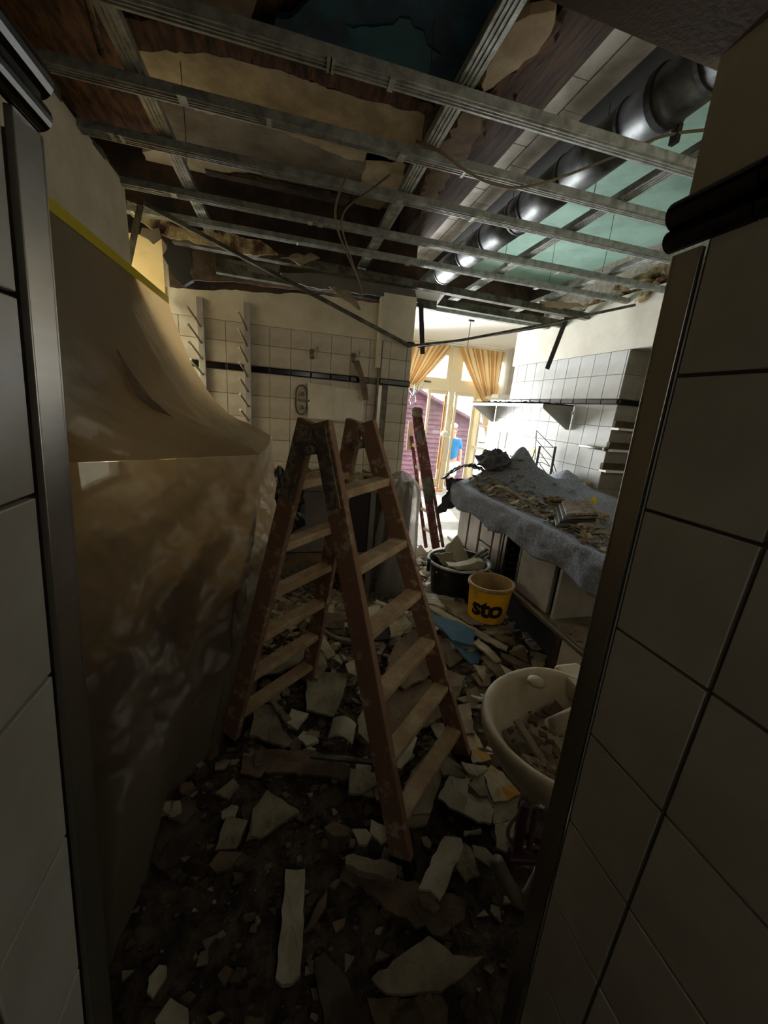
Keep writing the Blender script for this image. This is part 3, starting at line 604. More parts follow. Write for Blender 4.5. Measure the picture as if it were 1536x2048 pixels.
q = G(); n = 24; pts = [c+V(.045*math.cos(a)*1.0, 0, .11*math.copysign(abs(math.sin(a))**.6, math.sin(a))) for a in [2*math.pi*k/n for k in range(n+1)]]
q.tube(pts, .007, 6); q.build('ring', 'galv_dark', t, smooth=True)
q = G(); q.box(c+V(-.03, -.02, -.008), c+V(.06, 0, .008)); q.lathe(c+V(0, -.02, .04), [(.018, -.01), (.02, .0), (.012, .02)], 12); q.lathe(c+V(0, -.02, -.06), [(.018, -.01), (.02, .0), (.012, .02)], 12); q.build('valve', 'hinge', t)
pp = [ay(615, 765, YB-.03), ay(728, 782, YB-.03), ay(727, 830, YB-.03), ay(724, 842, YB-.03), ay(680, 842, YB-.03), ay(640, 838, YB-.03), ay(616, 836, YB-.03)]
g = G(); g.prism(torn([Vector(a) for a in pp], .003, .05, 4), (0, .02, 0)); tag(g.build('paper_panel', 'paper'), 'blank cream paper panel fixed to the tiles behind the ladder top', 'panel')
# ------------------------------------------------------------------ plastic sheeting
def lerp(a, b, t): return a+(b-a)*t
def poly_at(pts, t):
    L_ = [0]; 
    for a, b in zip(pts[:-1], pts[1:]): L_.append(L_[-1]+(b-a).length)
    s = t*L_[-1]
    for i in range(len(pts)-1):
        if s <= L_[i+1] or i == len(pts)-2:
            k = (s-L_[i])/max(1e-6, L_[i+1]-L_[i]); return pts[i].lerp(pts[i+1], k)
tape = [V(-.785, .9, 2.04), V(-.785, 1.74, 2.056), V(-.785, 2.41, 2.06), V(-.785, 3.07, 2.066)]
edge = [V(-.755, 1.42, 1.24), V(-.45, 1.47, 1.26), V(-.1, 1.5, 1.29), V(-.08, 1.8, 1.295), V(-.085, 2.12, 1.31)]
def canopy(u, v):
    a = poly_at(tape, u); uu = u*u*.35+u*.65
    b = poly_at(edge, uu)
    t = v; p = a.lerp(b, t)
    sag = math.sin(math.pi*min(1, t*1.0))
    p.z -= (.30-.10*(1-u))*sag*(1-.45*t)
    p.z += .008*fbm(p.x*3, p.y*3, 2)*sag+.03*sag*math.sin(12*v*u+9*u)*(.25)
    # radial folds running towards the front corner
    p.z += .022*sag*math.sin(26*(u-.3*v))*v*v+.02*sag*(.35-abs(fbm(u*6-v*2, v*3, 31)))
    return p
sh = thing('plastic_sheet', (-.4, 1.8, 0), 'large dusty plastic dust sheet taped to the left wall and draped over an appliance', 'plastic sheet')
g = G(); g.grid(canopy, 120, 60); cano = g.build('canopy', 'sheet', sh, smooth=True, solid=.0)
bot = [V(-.775, .62, .01), az(215, 1960, .01), az(290, 1780, .01), az(330, 1600, .01), az(440, 1490, .03), V(-.15, 1.6, .02), V(-.12, 2.12, .02)]
edge2 = edge
def curtain(u, v):
    a = poly_at(edge2, u); b = poly_at(bot, min(1, u*1.0))
    k = v**1.6 if u < .55 else v
    p = Vector((lerp(a.x, b.x, k), lerp(a.y, b.y, k), lerp(a.z, b.z, v)))
    env = math.sin(math.pi*min(1, v*1.1+.04))
    amp = .042*env*(.3+.9*v)
    # diagonal pulls towards the upper right corner, then vertical pleats below
    d = math.sin(16*(u+.45*v)+4*fbm(u*2, v*2, 1))*amp+.02*env*fbm(u*5+3*v, v*4, 5)
    cr_ = abs(fbm(u*7-v*3, v*6, 9)); d += .055*env*(.5-cr_)+.035*env*(.4-abs(fbm(u*3+6*v, v*2.5-2*u, 21)))
    th = math.atan2(v+.02, .52-u); rr_ = min(1, math.hypot(v, u-.52)*2.2); d += .05*rr_*env*math.sin(11*th+2*fbm(u*2, v*2, 7)) if u < .6 else 0
    nrm = Vector((.25, -1, 0)) if u < .62 else Vector((1, -.2, 0))
    d *= min(1, u*10+.05); p += nrm.normalized()*d
    p.x += .012*env*fbm(u*9, v*9, 3)*min(1, u*10)
    # pinch line at z ~.75 like the photo
    q_ = math.exp(-((v-.42+.12*(u-.3))/.035)**2)
    if u < .6: p.y -= .05*q_*math.sin(math.pi*min(1, u/.6))
    return p
g = G(); g.grid(curtain, 170, 130); g.build('front_drop', 'sheet_front', sh, smooth=True)
g = G(); q = []
for k in range(31):
    p = poly_at(tape, k/30); q.append(p)
for a, b in zip(q[:-1], q[1:]): g.beam(a+V(.004, 0, .014), b+V(.004, 0, .014), .006, .042)
g.build('tape', 'yellow_tape', sh, label='yellow masking tape')
# slit flap in the sheet
fl = []
def on_can(u, v): p = canopy(u, v); return p+V(.015, -.01, .012)
flpts = [(232, 698), (262, 745), (300, 795), (342, 832), (300, 815), (274, 795), (250, 745)]
def ray_to_canopy(px, py):
    best = None
    for i in range(61):
        for j in range(41):
            p = canopy(i/60, j/40); 
            v = p-V(0, 0, HC); c_ = Vector((v.x*LV.x+v.y*DV.x+v.z*UV_.x, v.x*LV.y+v.y*DV.y+v.z*UV_.y, v.x*LV.z+v.y*DV.z+v.z*UV_.z))
            if c_.z < .1: continue
            e = (768+FPX*c_.x/c_.z-px)**2+(1024+FPX*c_.y/c_.z-py)**2
            if best is None or e < best[0]: best = (e, v.length)
    r = ray(px, py).normalized(); return V(0, 0, HC)+r*(best[1]-.03)
fp = [ray_to_canopy(*a) for a in flpts]
g = G(); g.prism(fp, (.004, .004, -.004)); g.build('slit_flap', 'gyp_brown', sh, label='torn pale flap in the sheet')
# appliance below
g = G(); g.box((-.75, 1.68, 0), (-.2, 2.08, .9)); tag(g.build('covered_appliance', 'box_grey', bevel=.01), 'dark waist-high appliance hidden under the dusty plastic sheet', 'appliance')
# ------------------------------------------------------------------ low counter against the back wall
yt = 2.62
t = thing('steel_side_table', (.2, 2.85, 0), 'grey steel side table against the tiled wall behind the ladder, heaped with debris', 'table')
zt = .93
q = G(); q.box((-.3, yt, zt-.04), (.66, 3.08, zt)); q.build('tabletop', 'grey_panel', t, bevel=.003)
q = G(); q.box((-.02, yt+.02, .42), (.45, 3.05, zt-.04)); q.build('cabinet_body', 'grey_panel', t, bevel=.003)
q = G(); q.box((.452, yt+.03, .42), (.64, 3.05, zt-.04)); q.build('bay_shade', 'cab_dark', t)  # solid dark block standing in for the shade of an open bay
q = G(); q.box((-.05, yt+.05, .30), (.66, 3.05, .40)); q.build('lower_rail', 'gyp_brown', t)
for x in (-.27, .63): q = G(); q.box((x-.02, yt+.02, 0), (x+.02, yt+.06, zt-.04)); q.build('leg', 'grey_panel', t)
def rubble(name, spots, n, smin, smax, mats, seed, zfn, lab=None, cat=None, flat=.25, parent=None):
    rr = random.Random(seed); gs = {m: G() for m in mats}; um = list(dict.fromkeys(mats))
    for k in range(n):
        x, y = spots(rr); z = zfn(x, y); s = smin+(smax-smin)*rr.random()**2.2; a = rr.uniform(0, 6.28)
        kk = rr.choice((3, 4, 4, 5)); pts = []; tx, ty = rr.uniform(-.5, .5), rr.uniform(-.5, .5); h = s*rr.uniform(.08, flat)+.002
        for i in range(kk):
            an = a+6.28*i/kk+rr.uniform(-.35, .35); r_ = s*rr.uniform(.55, 1.1); dx_, dy_ = r_*math.cos(an), r_*math.sin(an)*rr.uniform(.5, 1)
            pts.append(V(x+dx_, y+dy_, z+tx*dx_+ty*dy_+s*.2))
        gs[rr.choice(mats)].prism(pts, (0, 0, h))
    out = []
    for m in um:
        o = gs[m].build(name, m, parent, kind='stuff')
        if lab: tag(o, lab[um.index(m)], cat)
        out.append(o)
    return out
rubble('table_debris', lambda r: (r.uniform(-.28, .66), r.uniform(2.63, 3.05)), 260, .015, .09, ['gyp_brown', 'gyp'], 5, lambda x, y: zt+.03*max(0, fbm(x*4, y*4))+.01,
       ['brown splinters and chips heaped on the steel side table', 'pale plaster chips heaped on the steel side table'], 'debris')
blob('rubbish_bag', (-.02, 2.62, .80), (.13, .12, .2), 'bag', 'crumpled black bag hanging at the left end of the side table', 'bag', .5, 9, 4)
def cover(u, v):
    a = 2*math.pi*u; r = .13+.06*v+.014*math.sin(a*9+3*v)+.015*fbm(math.cos(a)*2, math.sin(a)*2, v*3); 
    top = min(1, v*6); r *= math.sin(top*math.pi/2)**.7 if v < .166 else 1
    return V(.88+r*1.15*math.cos(a)-.02*v, 2.78+r*math.sin(a), 1.04*(1-v)+.03*math.sin(top*1.57)*0)
g = G(); g.grid(cover, 96, 60); o = g.build('plastic_cover', 'sheet_clear', smooth=True); tag(o, 'crinkled clear plastic cover wrapped round a tall stand beside the pillar', 'plastic cover')
g = G(); g.box((.79, 2.69, 0), (.96, 2.87, .98)); tag(g.build('wrapped_stand', 'cabinet', bevel=.01), 'pale upright stand inside the clear plastic cover by the pillar', 'stand')
# ------------------------------------------------------------------ kitchen block on the right
XP = 1.5
pt = thing('tiled_plinth', (1.9, 2.0, 0), 'tiled plinth with metal edge carrying the steel cabinets', 'plinth')
q = G(); q.box((1.56, 1.02, 0), (2.585, 1.57, .335)); q.box((1.62, 1.57, 0), (2.585, 3.1, .335)); q.build('core', 'cab_dark', pt)  # near-black core paints the shadow of the toe recess under the trim
q = G(); q.beam((XP+.005, 1.02, .35), (XP+.005, 3.1, .36), .022, .028); q.build('edge_trim', 'steel', pt, bevel=.003)
q = G(); q.box((XP+.02, 1.02, .335), (2.55, 3.1, .35)); q.build('ledge', 'gyp', pt, label='dusty tiled ledge')
q = G(); q.box((XP-.003, 1.50, 0), (XP+.05, 1.565, .335)); q.build('post', 'dark_wall', pt)
for j, (a, b) in enumerate(((1.02, 1.18), (1.18, 1.34), (1.34, 1.5))):
    for z0, z1 in ((0, .15), (.15, .335)): put_tile(pt, (XP+.012, (a+b)/2, (z0+z1)/2), b-a-.004, z1-z0-.004, 'tile_dusty', '-x')
q = G(); q.box((XP+.012, 1.02, 0), (1.56, 1.5, .335)); q.build('backing', 'grout', pt)
rubble('ledge_dust', lambda r: (r.uniform(1.53, 1.8), r.uniform(1.1, 1.58)), 40, .006, .02, ['gyp_brown'], 8, lambda x, y: .352, ['brown crumbs lying on the near ledge of the tiled plinth'], 'debris')
cb_ = thing('steel_cabinet', (2.0, 2.3, .35), 'long steel kitchen cabinet on the tiled plinth under the grey felt cloth', 'cabinet')
XC = 1.54; ZC0, ZC1 = .37, .86
def yx(px, py, X=XC): return ax(px, py, X).y
q = G(); q.box((XC+.03, 1.66, ZC0), (2.55, 2.05, ZC1)); q.box((XC+.03, 2.22, ZC0), (2.55, 3.05, ZC1)); q.box((XC+.4, 2.05, ZC0), (2.5, 2.22, ZC1)); q.box((XC+.03, 2.05, ZC1-.03), (2.5, 2.22, ZC1)); q.box((XC+.03, 2.05, ZC0), (2.5, 2.22, ZC0+.02)); q.build('body', 'cab_dark', cb_)  # body coloured near-black so the door gaps look shaded
q = G(); q.box((XC, 1.64, ZC0), (2.5, 1.66, ZC1)); q.build('end_panel', 'cabinet', cb_)
q = G(); q.box((XC, 1.705, ZC0), (XC+.03, 2.03, ZC1)); q.build('door', 'cabinet', cb_, bevel=.004)
# oven bay with racks
q = G(); q.box((XC, 2.035, ZC0), (XC+.025, 2.055, ZC1)); q.box((XC, 2.22, ZC0), (XC+.025, 2.25, ZC1)); q.box((XC, 2.27, ZC0), (XC+.025, 2.285, ZC1)); q.build('oven_frame', 'steel', cb_)
for k in range(7):
    z = ZC0+.06+k*.055; q = G(); q.box((XC+.04, 2.06, z), (XC+.3, 2.085, z+.008)); q.box((XC+.04, 2.19, z), (XC+.3, 2.215, z+.008)); q.build('rack_rail', 'steel', cb_)
fr = [(2.30, 2.40, 1), (2.41, 2.60, 2), (2.62, 2.80, 1), (2.815, 3.0, 1)]
for y0, y1, kind in fr:
    if kind == 1: q = G(); q.box((XC, y0+.006, ZC0), (XC+.03, y1-.006, ZC1)); q.build('door', 'cabinet', cb_, bevel=.004)
    else:
        for z0, z1 in ((ZC0, .52), (.53, .69), (.70, ZC1)):
            q = G(); q.box((XC, y0+.006, z0), (XC+.03, y1-.006, z1-.004)); d = q.build('drawer', 'cabinet', cb_, bevel=.003)
            q = G(); q.box((XC-.012, (y0+y1)/2-.03, z1-.05), (XC, (y0+y1)/2+.03, z1-.03)); q.build('handle', 'white_paint', d)
ct = G(); ct.box((1.47, 1.22, .86), (2.59, 3.08, .895)); tag(ct.build('worktop', 'cabinet', bevel=.003), 'steel worktop under the grey felt cloth', 'worktop')
# felt cloth
def mound(x, y):
    z = .905+.006*fbm(x*5, y*5)
    for cx, cy, h, sx, sy in ((2.0, 2.9, .29, .12, .12), (1.75, 2.95, .13, .2, .12), (2.15, 2.78, .16, .2, .16), (2.42, 2.6, .05, .15, .5), (2.5, 2.9, .12, .12, .2)):
        z += h*math.exp(-((x-cx)/sx)**2-((y-cy)/sy)**2)
    z += max(0, x-2.3)*.25*max(0, min(1, (y-1.8)*2)) * .5
    return z+.01*fbm(x*9, y*9, 4)*min(1, (z-.9)*20+.3)
def felt(u, v):
    # u along Y near->far, v across: 0 = hem of the front drop, 1 = wall
    y = 1.2+1.86*u; drop = .185+.015*math.sin(u*23)+.01*fbm(u*6, 0)
    if v < .2:
        t = v/.2; x = 1.455+.006*math.sin(u*40)*(1-t)+.012*fbm(u*14, t*2); z = .9-drop*(1-t)
        return V(x-.012*math.sin(t*3.1), y, z)
    t = (v-.2)/.8; x = 1.46+1.12*t; return V(x, y, mound(x, y) if t > .02 else .905)
fc = thing('felt_cloth', (2.0, 2.1, .9), 'grey felt protective cloth spread over the worktop and its clutter', 'cloth')
g = G(); g.grid(felt, 130, 80); g.build('spread', 'cloth', fc, smooth=True, solid=.004)
def feltend(u, v):
    x = 1.46+1.1*u; return V(x, 1.2-.01*math.sin(v*3)+.008*math.sin(x*25)*v, .905-.17*v)
g = G(); g.grid(feltend, 60, 10); g.build('end_drop', 'cloth', fc, smooth=True, solid=.004)
def feltfar(u, v):
    x = 1.38+.35*u+.03*fbm(u*5, v*4); return V(x+.03*math.sin(v*5), 3.07+.02*math.sin(u*20)+.02*v, .94-.36*v*(1-.5*u)+.03*fbm(u*4, v*3, 2))
g = G(); g.grid(feltfar, 30, 20); g.build('far_drop', 'cloth_dark', fc, smooth=True, solid=.004, label='dark hanging far corner')
# bundle on the mound
def bundle(u, v):
    a = 2*math.pi*u; ph = math.pi*v; r = 1+.10*math.sin(9*a*.5+6*ph)+.2*fbm(math.cos(a)*2, math.sin(a)*2, v*4)
    return V(1.77+.15*r*math.sin(ph)*math.cos(a), 2.95+.11*r*math.sin(ph)*math.sin(a), 1.13+.085*r*math.cos(ph)+.012*math.sin(22*v+9*u))
g = G(); g.grid(bundle, 60, 36); tag(g.build('cloth_bundle', 'cloth_dark', smooth=True), 'crumpled dark bundle of cloth on top of the felt mound', 'cloth')
def flap(u, v):
    x = 1.36+.34*u; return V(x, 2.98+.14*v-.04*u, .98+.10*math.sin(2.6*u)+.03*fbm(u*6, v*6, 3)-.06*v*(1-u))
g = G(); g.grid(flap, 40, 20); tag(g.build('black_plastic_flap', 'bag', smooth=True, solid=.003), 'glossy black plastic sheet at the far end of the worktop by the red ladder', 'plastic sheet')
rubble('worktop_debris', lambda r: ((lambda u: (1.5+.22*abs(r.gauss(0, 1))+.1*r.random(), 1.25+1.7*u))(r.random())), 1300, .006, .04, ['gyp', 'gyp_brown', 'gyp'], 11, lambda x, y: mound(x, y)+.006,
       ['pale plaster chips strewn over the grey felt cloth', 'brown crumbs strewn over the grey felt cloth'], 'debris')
# stacked grills
t = thing('grill_stack', az(1145, 1035, .93), 'stack of square metal vent grilles lying on the felt-covered worktop', 'grilles')
for k in range(4):
    z = .925+.022*k; P_ = [(1105, 1020), (1160, 1018), (1188, 1048), (1112, 1052)]
    q = G(); a = [az(x, y, .93) for x, y in P_]; c0 = sum(a, V(0, 0, 0))/4; a = [c0+(p-c0)*(1.0-.03*k)+V(.01*k, -.006*k, 0) for p in a]; a = [V(p.x, p.y, z) for p in a]
    q.prism(a, (0, 0, .014)); q.build('grille', 'hinge' if k == 3 else 'cab_dark' if k == 1 else 'galv_dark', t)
g = G(); g.prism([az(1155, 1050, .93), az(1180, 1030, .95), az(1200, 1046, .93), az(1190, 1056, .92)], (0, 0, .01)); tag(g.build('plaster_scrap', 'gyp'), 'pale flat scrap tucked against the stack of grilles', 'plaster piece')
blob('plaster_lump', az(1200, 1030, .95), (.06, .04, .025), 'gyp', 'pale crumpled lump on the felt right of the grille stack', 'plaster piece', .8, 12, 3)
blob('plaster_lump', az(1110, 1003, .97), (.06, .03, .03), 'gyp_brown', 'brown crumpled lump on the felt left of the grille stack', 'plaster piece', .9, 13, 3)
cable([az(975, 985, .93), az(990, 973, .96), az(1010, 976, .98), az(1030, 988, .95), az(1050, 1002, .93)], .014, 'gyp', 'pale curled strip at the far left front edge of the worktop', 'strip', name='curled_strip')
# wire rack
t = thing('wire_rack', V(2.45, 3.35, .9), 'small wire rack with two grey posts standing on the worktop against the tiles', 'rack')
XRk = 2.5
def rk(px, py, X=XRk): return ax(px, py, X)
for (a, b), nm in ((((1080, 892), (1068, 955)), 'post'), (((1111, 893), (1096, 975)), 'post')):
    q = G(); q.tube([rk(*a), rk(*b)], .012, 8); q.build(nm, 'galv_dark', t, smooth=True)
for pl_ in (((1073, 861), (1072, 880), (1070, 915), (1066, 930)), ((1073, 861), (1107, 895)), ((1073, 880), (1104, 915)), ((1080, 905), (1100, 933)), ((1070, 915), (1097, 953)), ((1068, 935), (1095, 972)),
            ((1055, 945), (1070, 926), (1085, 925), (1100, 933)), ((1104, 935), (1110, 960), (1108, 982)), ((1106, 925), (1116, 955), (1116, 985)), ((1080, 893), (1107, 895))):
    q = G(); q.tube([rk(*a) for a in pl_], .004, 5); q.build('wire', 'dark_wire', t)
def flat_y(px_poly, X, th, name, m, lab, cat):
    g = G(); g.prism([ax(x, y, X) for x, y in px_poly], (th, 0, 0)); return tag(g.build(name, m), lab, cat)
flat_y([(1064, 893), (1070, 896), (1064, 915), (1060, 926), (1056, 920)], 2.46, .015, 'yellow_tie', 'yellow_tape', 'bright yellow tie hanging at the left of the wire rack', 'tie')
flat_y([(1187, 993), (1191, 1000), (1190, 1018), (1185, 1014), (1185, 1002), (1168, 1020), (1164, 1016)], 2.3, .015, 'yellow_tie', 'yellow_tape', 'bright yellow bent strip standing on the felt by the niche corner', 'tie')
# sockets, tube lamp, papers, red thing
c = ax(1153, 965, XW)
t = thing('socket', c, 'white angled wall socket with dark lead on the right tiles', 'socket')
q = G(); q.box(c-V(.03, .045, .035), c+V(0, .045, .035)); q.build('housing', 'white_paint', t, bevel=.006); q = G(); q.box(c-V(.036, .03, .02), c+V(-.03, .03, .02)); q.build('face', 'paper', t)
c2 = ax(1178, 972, XW)
t = thing('plug_timer', c2, 'cream rounded wall box beside the white socket', 'wall box')
q = G(); q.box(c2-V(.06, .05, .045), c2+V(0, .05, .045)); q.build('housing', 'gyp', t, bevel=.016); q = G(); q.lathe(c2-V(.062, 0, 0), [(.03, 0), (.03, .01), (.02, .012)], 16, rot=Matrix.Rotation(-math.pi/2, 3, 'Y')); q.build('dial', 'paper', t)
cable([c-V(.035, 0, .03), c-V(.05, -.03, .10), V(2.42, 3.05, .95), V(2.3, 3.1, .95)], .005, 'dark_wire', 'dark lead running from the white socket down to the worktop')
t = thing('tube_holder', ax(1188, 893, XW), 'short horizontal metal tube fixed to the right tiles near the niche', 'tube')
a, b = ax(1160, 891, XW-.03), ax(1208, 898, XW-.03)
q = G(); q.tube([a, b], .014, 12); q.build('tube', 'galv', t, smooth=True); q = G(); q.tube([b, b+V(0, -.03, 0)], .018, 12); q.build('end_cap', 'galv_dark', t, smooth=True)
for k, (x, y) in enumerate(((992, 880), (1009, 880))):
    c = ax(x, y, XW-.003); w_ = .07 if k == 0 else .03
    t = thing('notice', c, 'white paper notice taped to the far right tiles' if k == 0 else 'narrow white switch plate beside the paper notice', 'notice' if k == 0 else 'switch')
    q = G(); q.box(c-V(.004, w_, .10), c+V(.004, w_, .10)); q.build('sheet', 'white_paint', t)
    for j in range(5 if k == 0 else 2):
        q = G(); z = c.z+.06-.028*j*(1 if k == 0 else 3); q.box((c.x-.006, c.y-w_*.7, z-.004), (c.x-.004, c.y+w_*.5, z+.004)); q.build('print_line', 'grey_panel', t)
blob('red_pot', V(2.05, 2.93, 1.13), (.06, .05, .05), 'reddish', 'red-brown rounded pot handle sticking out behind the felt mound', 'pot', .15, 2, 3)
# wall shelf with brackets
t = thing('wall_shelf', V(2.4, 3.8, 1.66), 'steel wall shelf on triangular brackets over the worktop', 'shelf')
q = G(); q.box((2.26, 3.08, 1.655), (2.59, 4.5, 1.667)); q.box((2.26, 3.08, 1.625), (2.264, 4.5, 1.667)); q.build('board', 'cabinet', t)
for y in (3.08, 4.47):
    q = G(); q.prism([V(2.262, y, 1.665), V(2.592, y, 1.665), V(2.592, y, 1.44), V(2.56, y, 1.44), V(2.262, y, 1.62)], (0, .012, 0)); q.build('bracket', 'steel', t)
q = G(); q.lathe((2.575, 3.06, 1.58), [(.012, 0), (.012, .03)], 8); q.build('screw', 'white_paint', t)
rubble('shelf_dust', lambda r: (r.uniform(2.3, 2.58), r.uniform(3.12, 4.4)), 70, .008, .03, ['gyp_dark'], 19, lambda x, y: 1.669, ['dark crumbs and rags lying on the steel wall shelf'], 'debris')
# niche shelves
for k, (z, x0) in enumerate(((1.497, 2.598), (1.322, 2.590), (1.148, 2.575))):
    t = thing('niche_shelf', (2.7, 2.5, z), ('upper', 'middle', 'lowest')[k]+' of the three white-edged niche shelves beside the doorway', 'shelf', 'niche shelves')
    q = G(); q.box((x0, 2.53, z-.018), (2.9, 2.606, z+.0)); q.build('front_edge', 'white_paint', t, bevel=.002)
    q = G(); q.box((x0+.003, 2.575, z), (2.9, 2.606, z+.055)); q.build('recess_shade', 'gyp_dark', t)  # dark strip standing in for the shaded recess above the shelf
# ------------------------------------------------------------------ tub and bucket
KT = .9
tc_ = V(1.275, 2.385, .18)
t = thing('mortar_tub', tc_, 'large black round mortar tub filled with plaster debris', 'tub')
TR = .245
prof = [(.20, 0), (.205, .01), (.235, .22), (.25, .27), (.262, .275), (.262, .29), (.243, .29), (.228, .23), (.196, .03), (.0001, .03)]
prof = [(a*KT, b*KT) for a, b in prof]
q = G(); q.lathe(tc_, prof, 48, 1.03, .96); q.build('shell', 'black_plastic', t, smooth=True)
q = G(); q.lathe(tc_, [(a*KT, b*KT) for a, b in ((.262, .276), (.266, .284), (.262, .292), (.245, .292), (.232, .24), (.222, .17))], 48, 1.03, .96, cap=False); q.build('rim', 'inner_tub', t, smooth=True, label='dust-whitened rim')
for s in (-1, 1):
    q = G(); q.beam(tc_+V(s*.235, 0, .225), tc_+V(s*.255, 0, .225), .03, .1); q.build('grip', 'black_plastic', t, bevel=.005)
rubble('tub_debris', lambda r: (lambda a, d: (tc_.x+d*math.cos(a), tc_.y+d*math.sin(a)))(r.uniform(0, 6.28), .185*math.sqrt(r.random())), 90, .02, .075, ['gyp_white'], 31, lambda x, y: tc_.z+.17+.02*R.random(), ['pale plaster bits filling the black mortar tub'], 'debris')
def z38(x, y): return (800+x/3.84, 1050+y/3.84)
def sheet_up(pts, Y, name, m, lab, th=.012, jag=.006, seed=0, lean=0., cat='plaster piece'):
    p = []
    for x, y in pts:
        a = ay(x, y, Y); p.append(ay(x, y, Y+lean*(a.z-.2)))
    p2 = []; rr = random.Random(seed)
    for i, a in enumerate(p):
        b = p[(i+1) % len(p)]; k = max(1, min(8, int((b-a).length/.03)))
        for j in range(k): p2.append(a.lerp(b, j/k)+(Vector((rr.uniform(-jag, jag), 0, rr.uniform(-jag, jag))) if j else Vector()))
    g = G(); g.prism(p2, (0, th, 0)); return tag(g.build(name, m), lab, cat)
sheet_up([z38(*a) for a in ((345, 180), (440, 80), (480, 150), (545, 290), (500, 320), (400, 310))], 2.41, 'plaster_shard', 'gyp_white', 'tall pointed white plaster shard standing in the black tub', seed=1, lean=.3)
sheet_up([z38(*a) for a in ((262, 225), (405, 208), (412, 305), (330, 300))], 2.33, 'plaster_shard', 'gyp', 'squarish cream plaster shard at the left inside the black tub', seed=2, lean=.3)
for k, (a, b) in enumerate((((545, 262), (670, 188)), ((560, 275), (690, 212)))):
    g = G(); g.beam(ay(*z38(*a), 2.37), ay(*z38(*b), 2.45), .02, .012); tag(g.build('metal_offcut', 'galv_dark'), ('upper' if k == 0 else 'lower')+' dark metal offcut sticking out of the black tub', 'offcut')
g = G()
p = [ay(*z38(*a), 2.2) for a in ((375, 312), (450, 318), (540, 300), (600, 278), (650, 285), (652, 330), (560, 340), (450, 345))]
g.prism(p, (0, .06, .004)); tag(g.build('plaster_shard', 'gyp_white'), 'curved white flake lying over the front rim of the black tub', 'plaster piece')
bc = V(1.318, 1.985, .20)
bk = thing('plastic_bucket', bc, 'yellow plastic bucket with black lettering standing before the black tub', 'bucket')
q = G(); q.lathe(bc, [(a*.86, b*.88) for a, b in ((.142, 0), (.146, .006), (.167, .262), (.178, .264), (.179, .287), (.165, .287), (.162, .24), (.138, .02), (.0001, .02))], 48, 1.0, .9); q.build('shell', 'yellow', bk, smooth=False)
q = G(); q.lathe(bc, [(a*.86, b*.88) for a, b in ((.1785, .264), (.1825, .275), (.1795, .291), (.163, .291), (.160, .24), (.139, .03), (.0001, .03))], 48, 1.0, .9, cap=False); q.build('dusty_rim', 'bucket_in', bk, smooth=False, label='dust-caked inside and rim')
def lettering(txt, c, r0, r1, h, size, z, ang, parent, m):
    cu = bpy.data.curves.new('t', 'FONT'); cu.body = txt; cu.size = size; cu.align_x = 'CENTER'; cu.offset = size*.034; cu.extrude = .0008; cu.resolution_u = 4; cu.space_character = .92
    o = bpy.data.objects.new('t', cu); C.objects.link(o); bpy.context.view_layer.update()
    me = bpy.data.meshes.new_from_object(o.evaluated_get(bpy.context.evaluated_depsgraph_get())); bpy.data.objects.remove(o)
    b = bmesh.new(); b.from_mesh(me); bmesh.ops.triangulate(b, faces=b.faces)
    for _ in range(2): bmesh.ops.subdivide_edges(b, edges=[e for e in b.edges if e.calc_length() > .02], cuts=1)
    g = G()
    for v in b.verts:
        zz = z+v.co.y; rad = lerp(r0, r1, zz/h)+.0012+v.co.z; th_ = ang+v.co.x/r0
        g.v.append(c+V(rad*math.cos(th_), rad*.9*math.sin(th_), zz))
    b.faces.ensure_lookup_table(); b.verts.index_update(); g.f = [tuple(v.index for v in f.verts) for f in b.faces]; b.free()
    return g.build('lettering', m, parent)
lettering('sto', bc, .1257, .1438, .231, .172, .056, math.radians(-120), bk, 'ink')
# ------------------------------------------------------------------ LADDERS
lad = thing('step_ladder', (.26, 1.3, .03), 'tall paint-splashed wooden double step ladder in the middle of the room', 'ladder')
FA1, FA2 = az(458, 1482, .02), az(612, 1372, .02); FB1, FB2 = az(808, 1735, .02), az(928, 1522, .02)
TN, TF = ay(630, 852, 1.187), ay(722, 850, 1.404)
ldir = (TF-TN).normalized(); sdir = Vector((ldir.y, -ldir.x, 0)).normalized()
def on(a, b, t): return a.lerp(b, t)
def railp(f, top, m='ladder', off=0):
    q = G(); tt = top+sdir*off; q.beam(f, tt+(tt-f).normalized()*.02, .034, .078, up=ldir.cross(tt-f).cross(ldir) if 0 else sdir); return q.build('rail', m, lad, bevel=.004)
RA1 = (FA1, TN-sdir*.03); RB1 = (FB1, TN+sdir*.03); RA2 = (FA2, TF-sdir*.03); RB2 = (FB2, TF+sdir*.03)
for f, tp in (RA1, RB1, RA2, RB2):
    q = G(); d = (tp-f).normalized(); q.beam(f, tp+d*.015, .030, .080, up=d.cross(ldir) , w2=.028, h2=.066); q.build('rail', 'ladder', lad, bevel=.004)
for s1, s2, fr_ in ((RA1, RA2, [.115, .26, .405, .55, .695, .86]), (RB1, RB2, [.115, .26, .405, .55, .695, .86])):
    for t_ in fr_:
        a, b = on(*s1, t_), on(*s2, t_); q = G(); d = (s1[1]-s1[0]).normalized()
        q.beam(a, b, .062, .03, up=(0, 0, 1)); q.build('rung', 'ladder_rung', lad, bevel=.005)
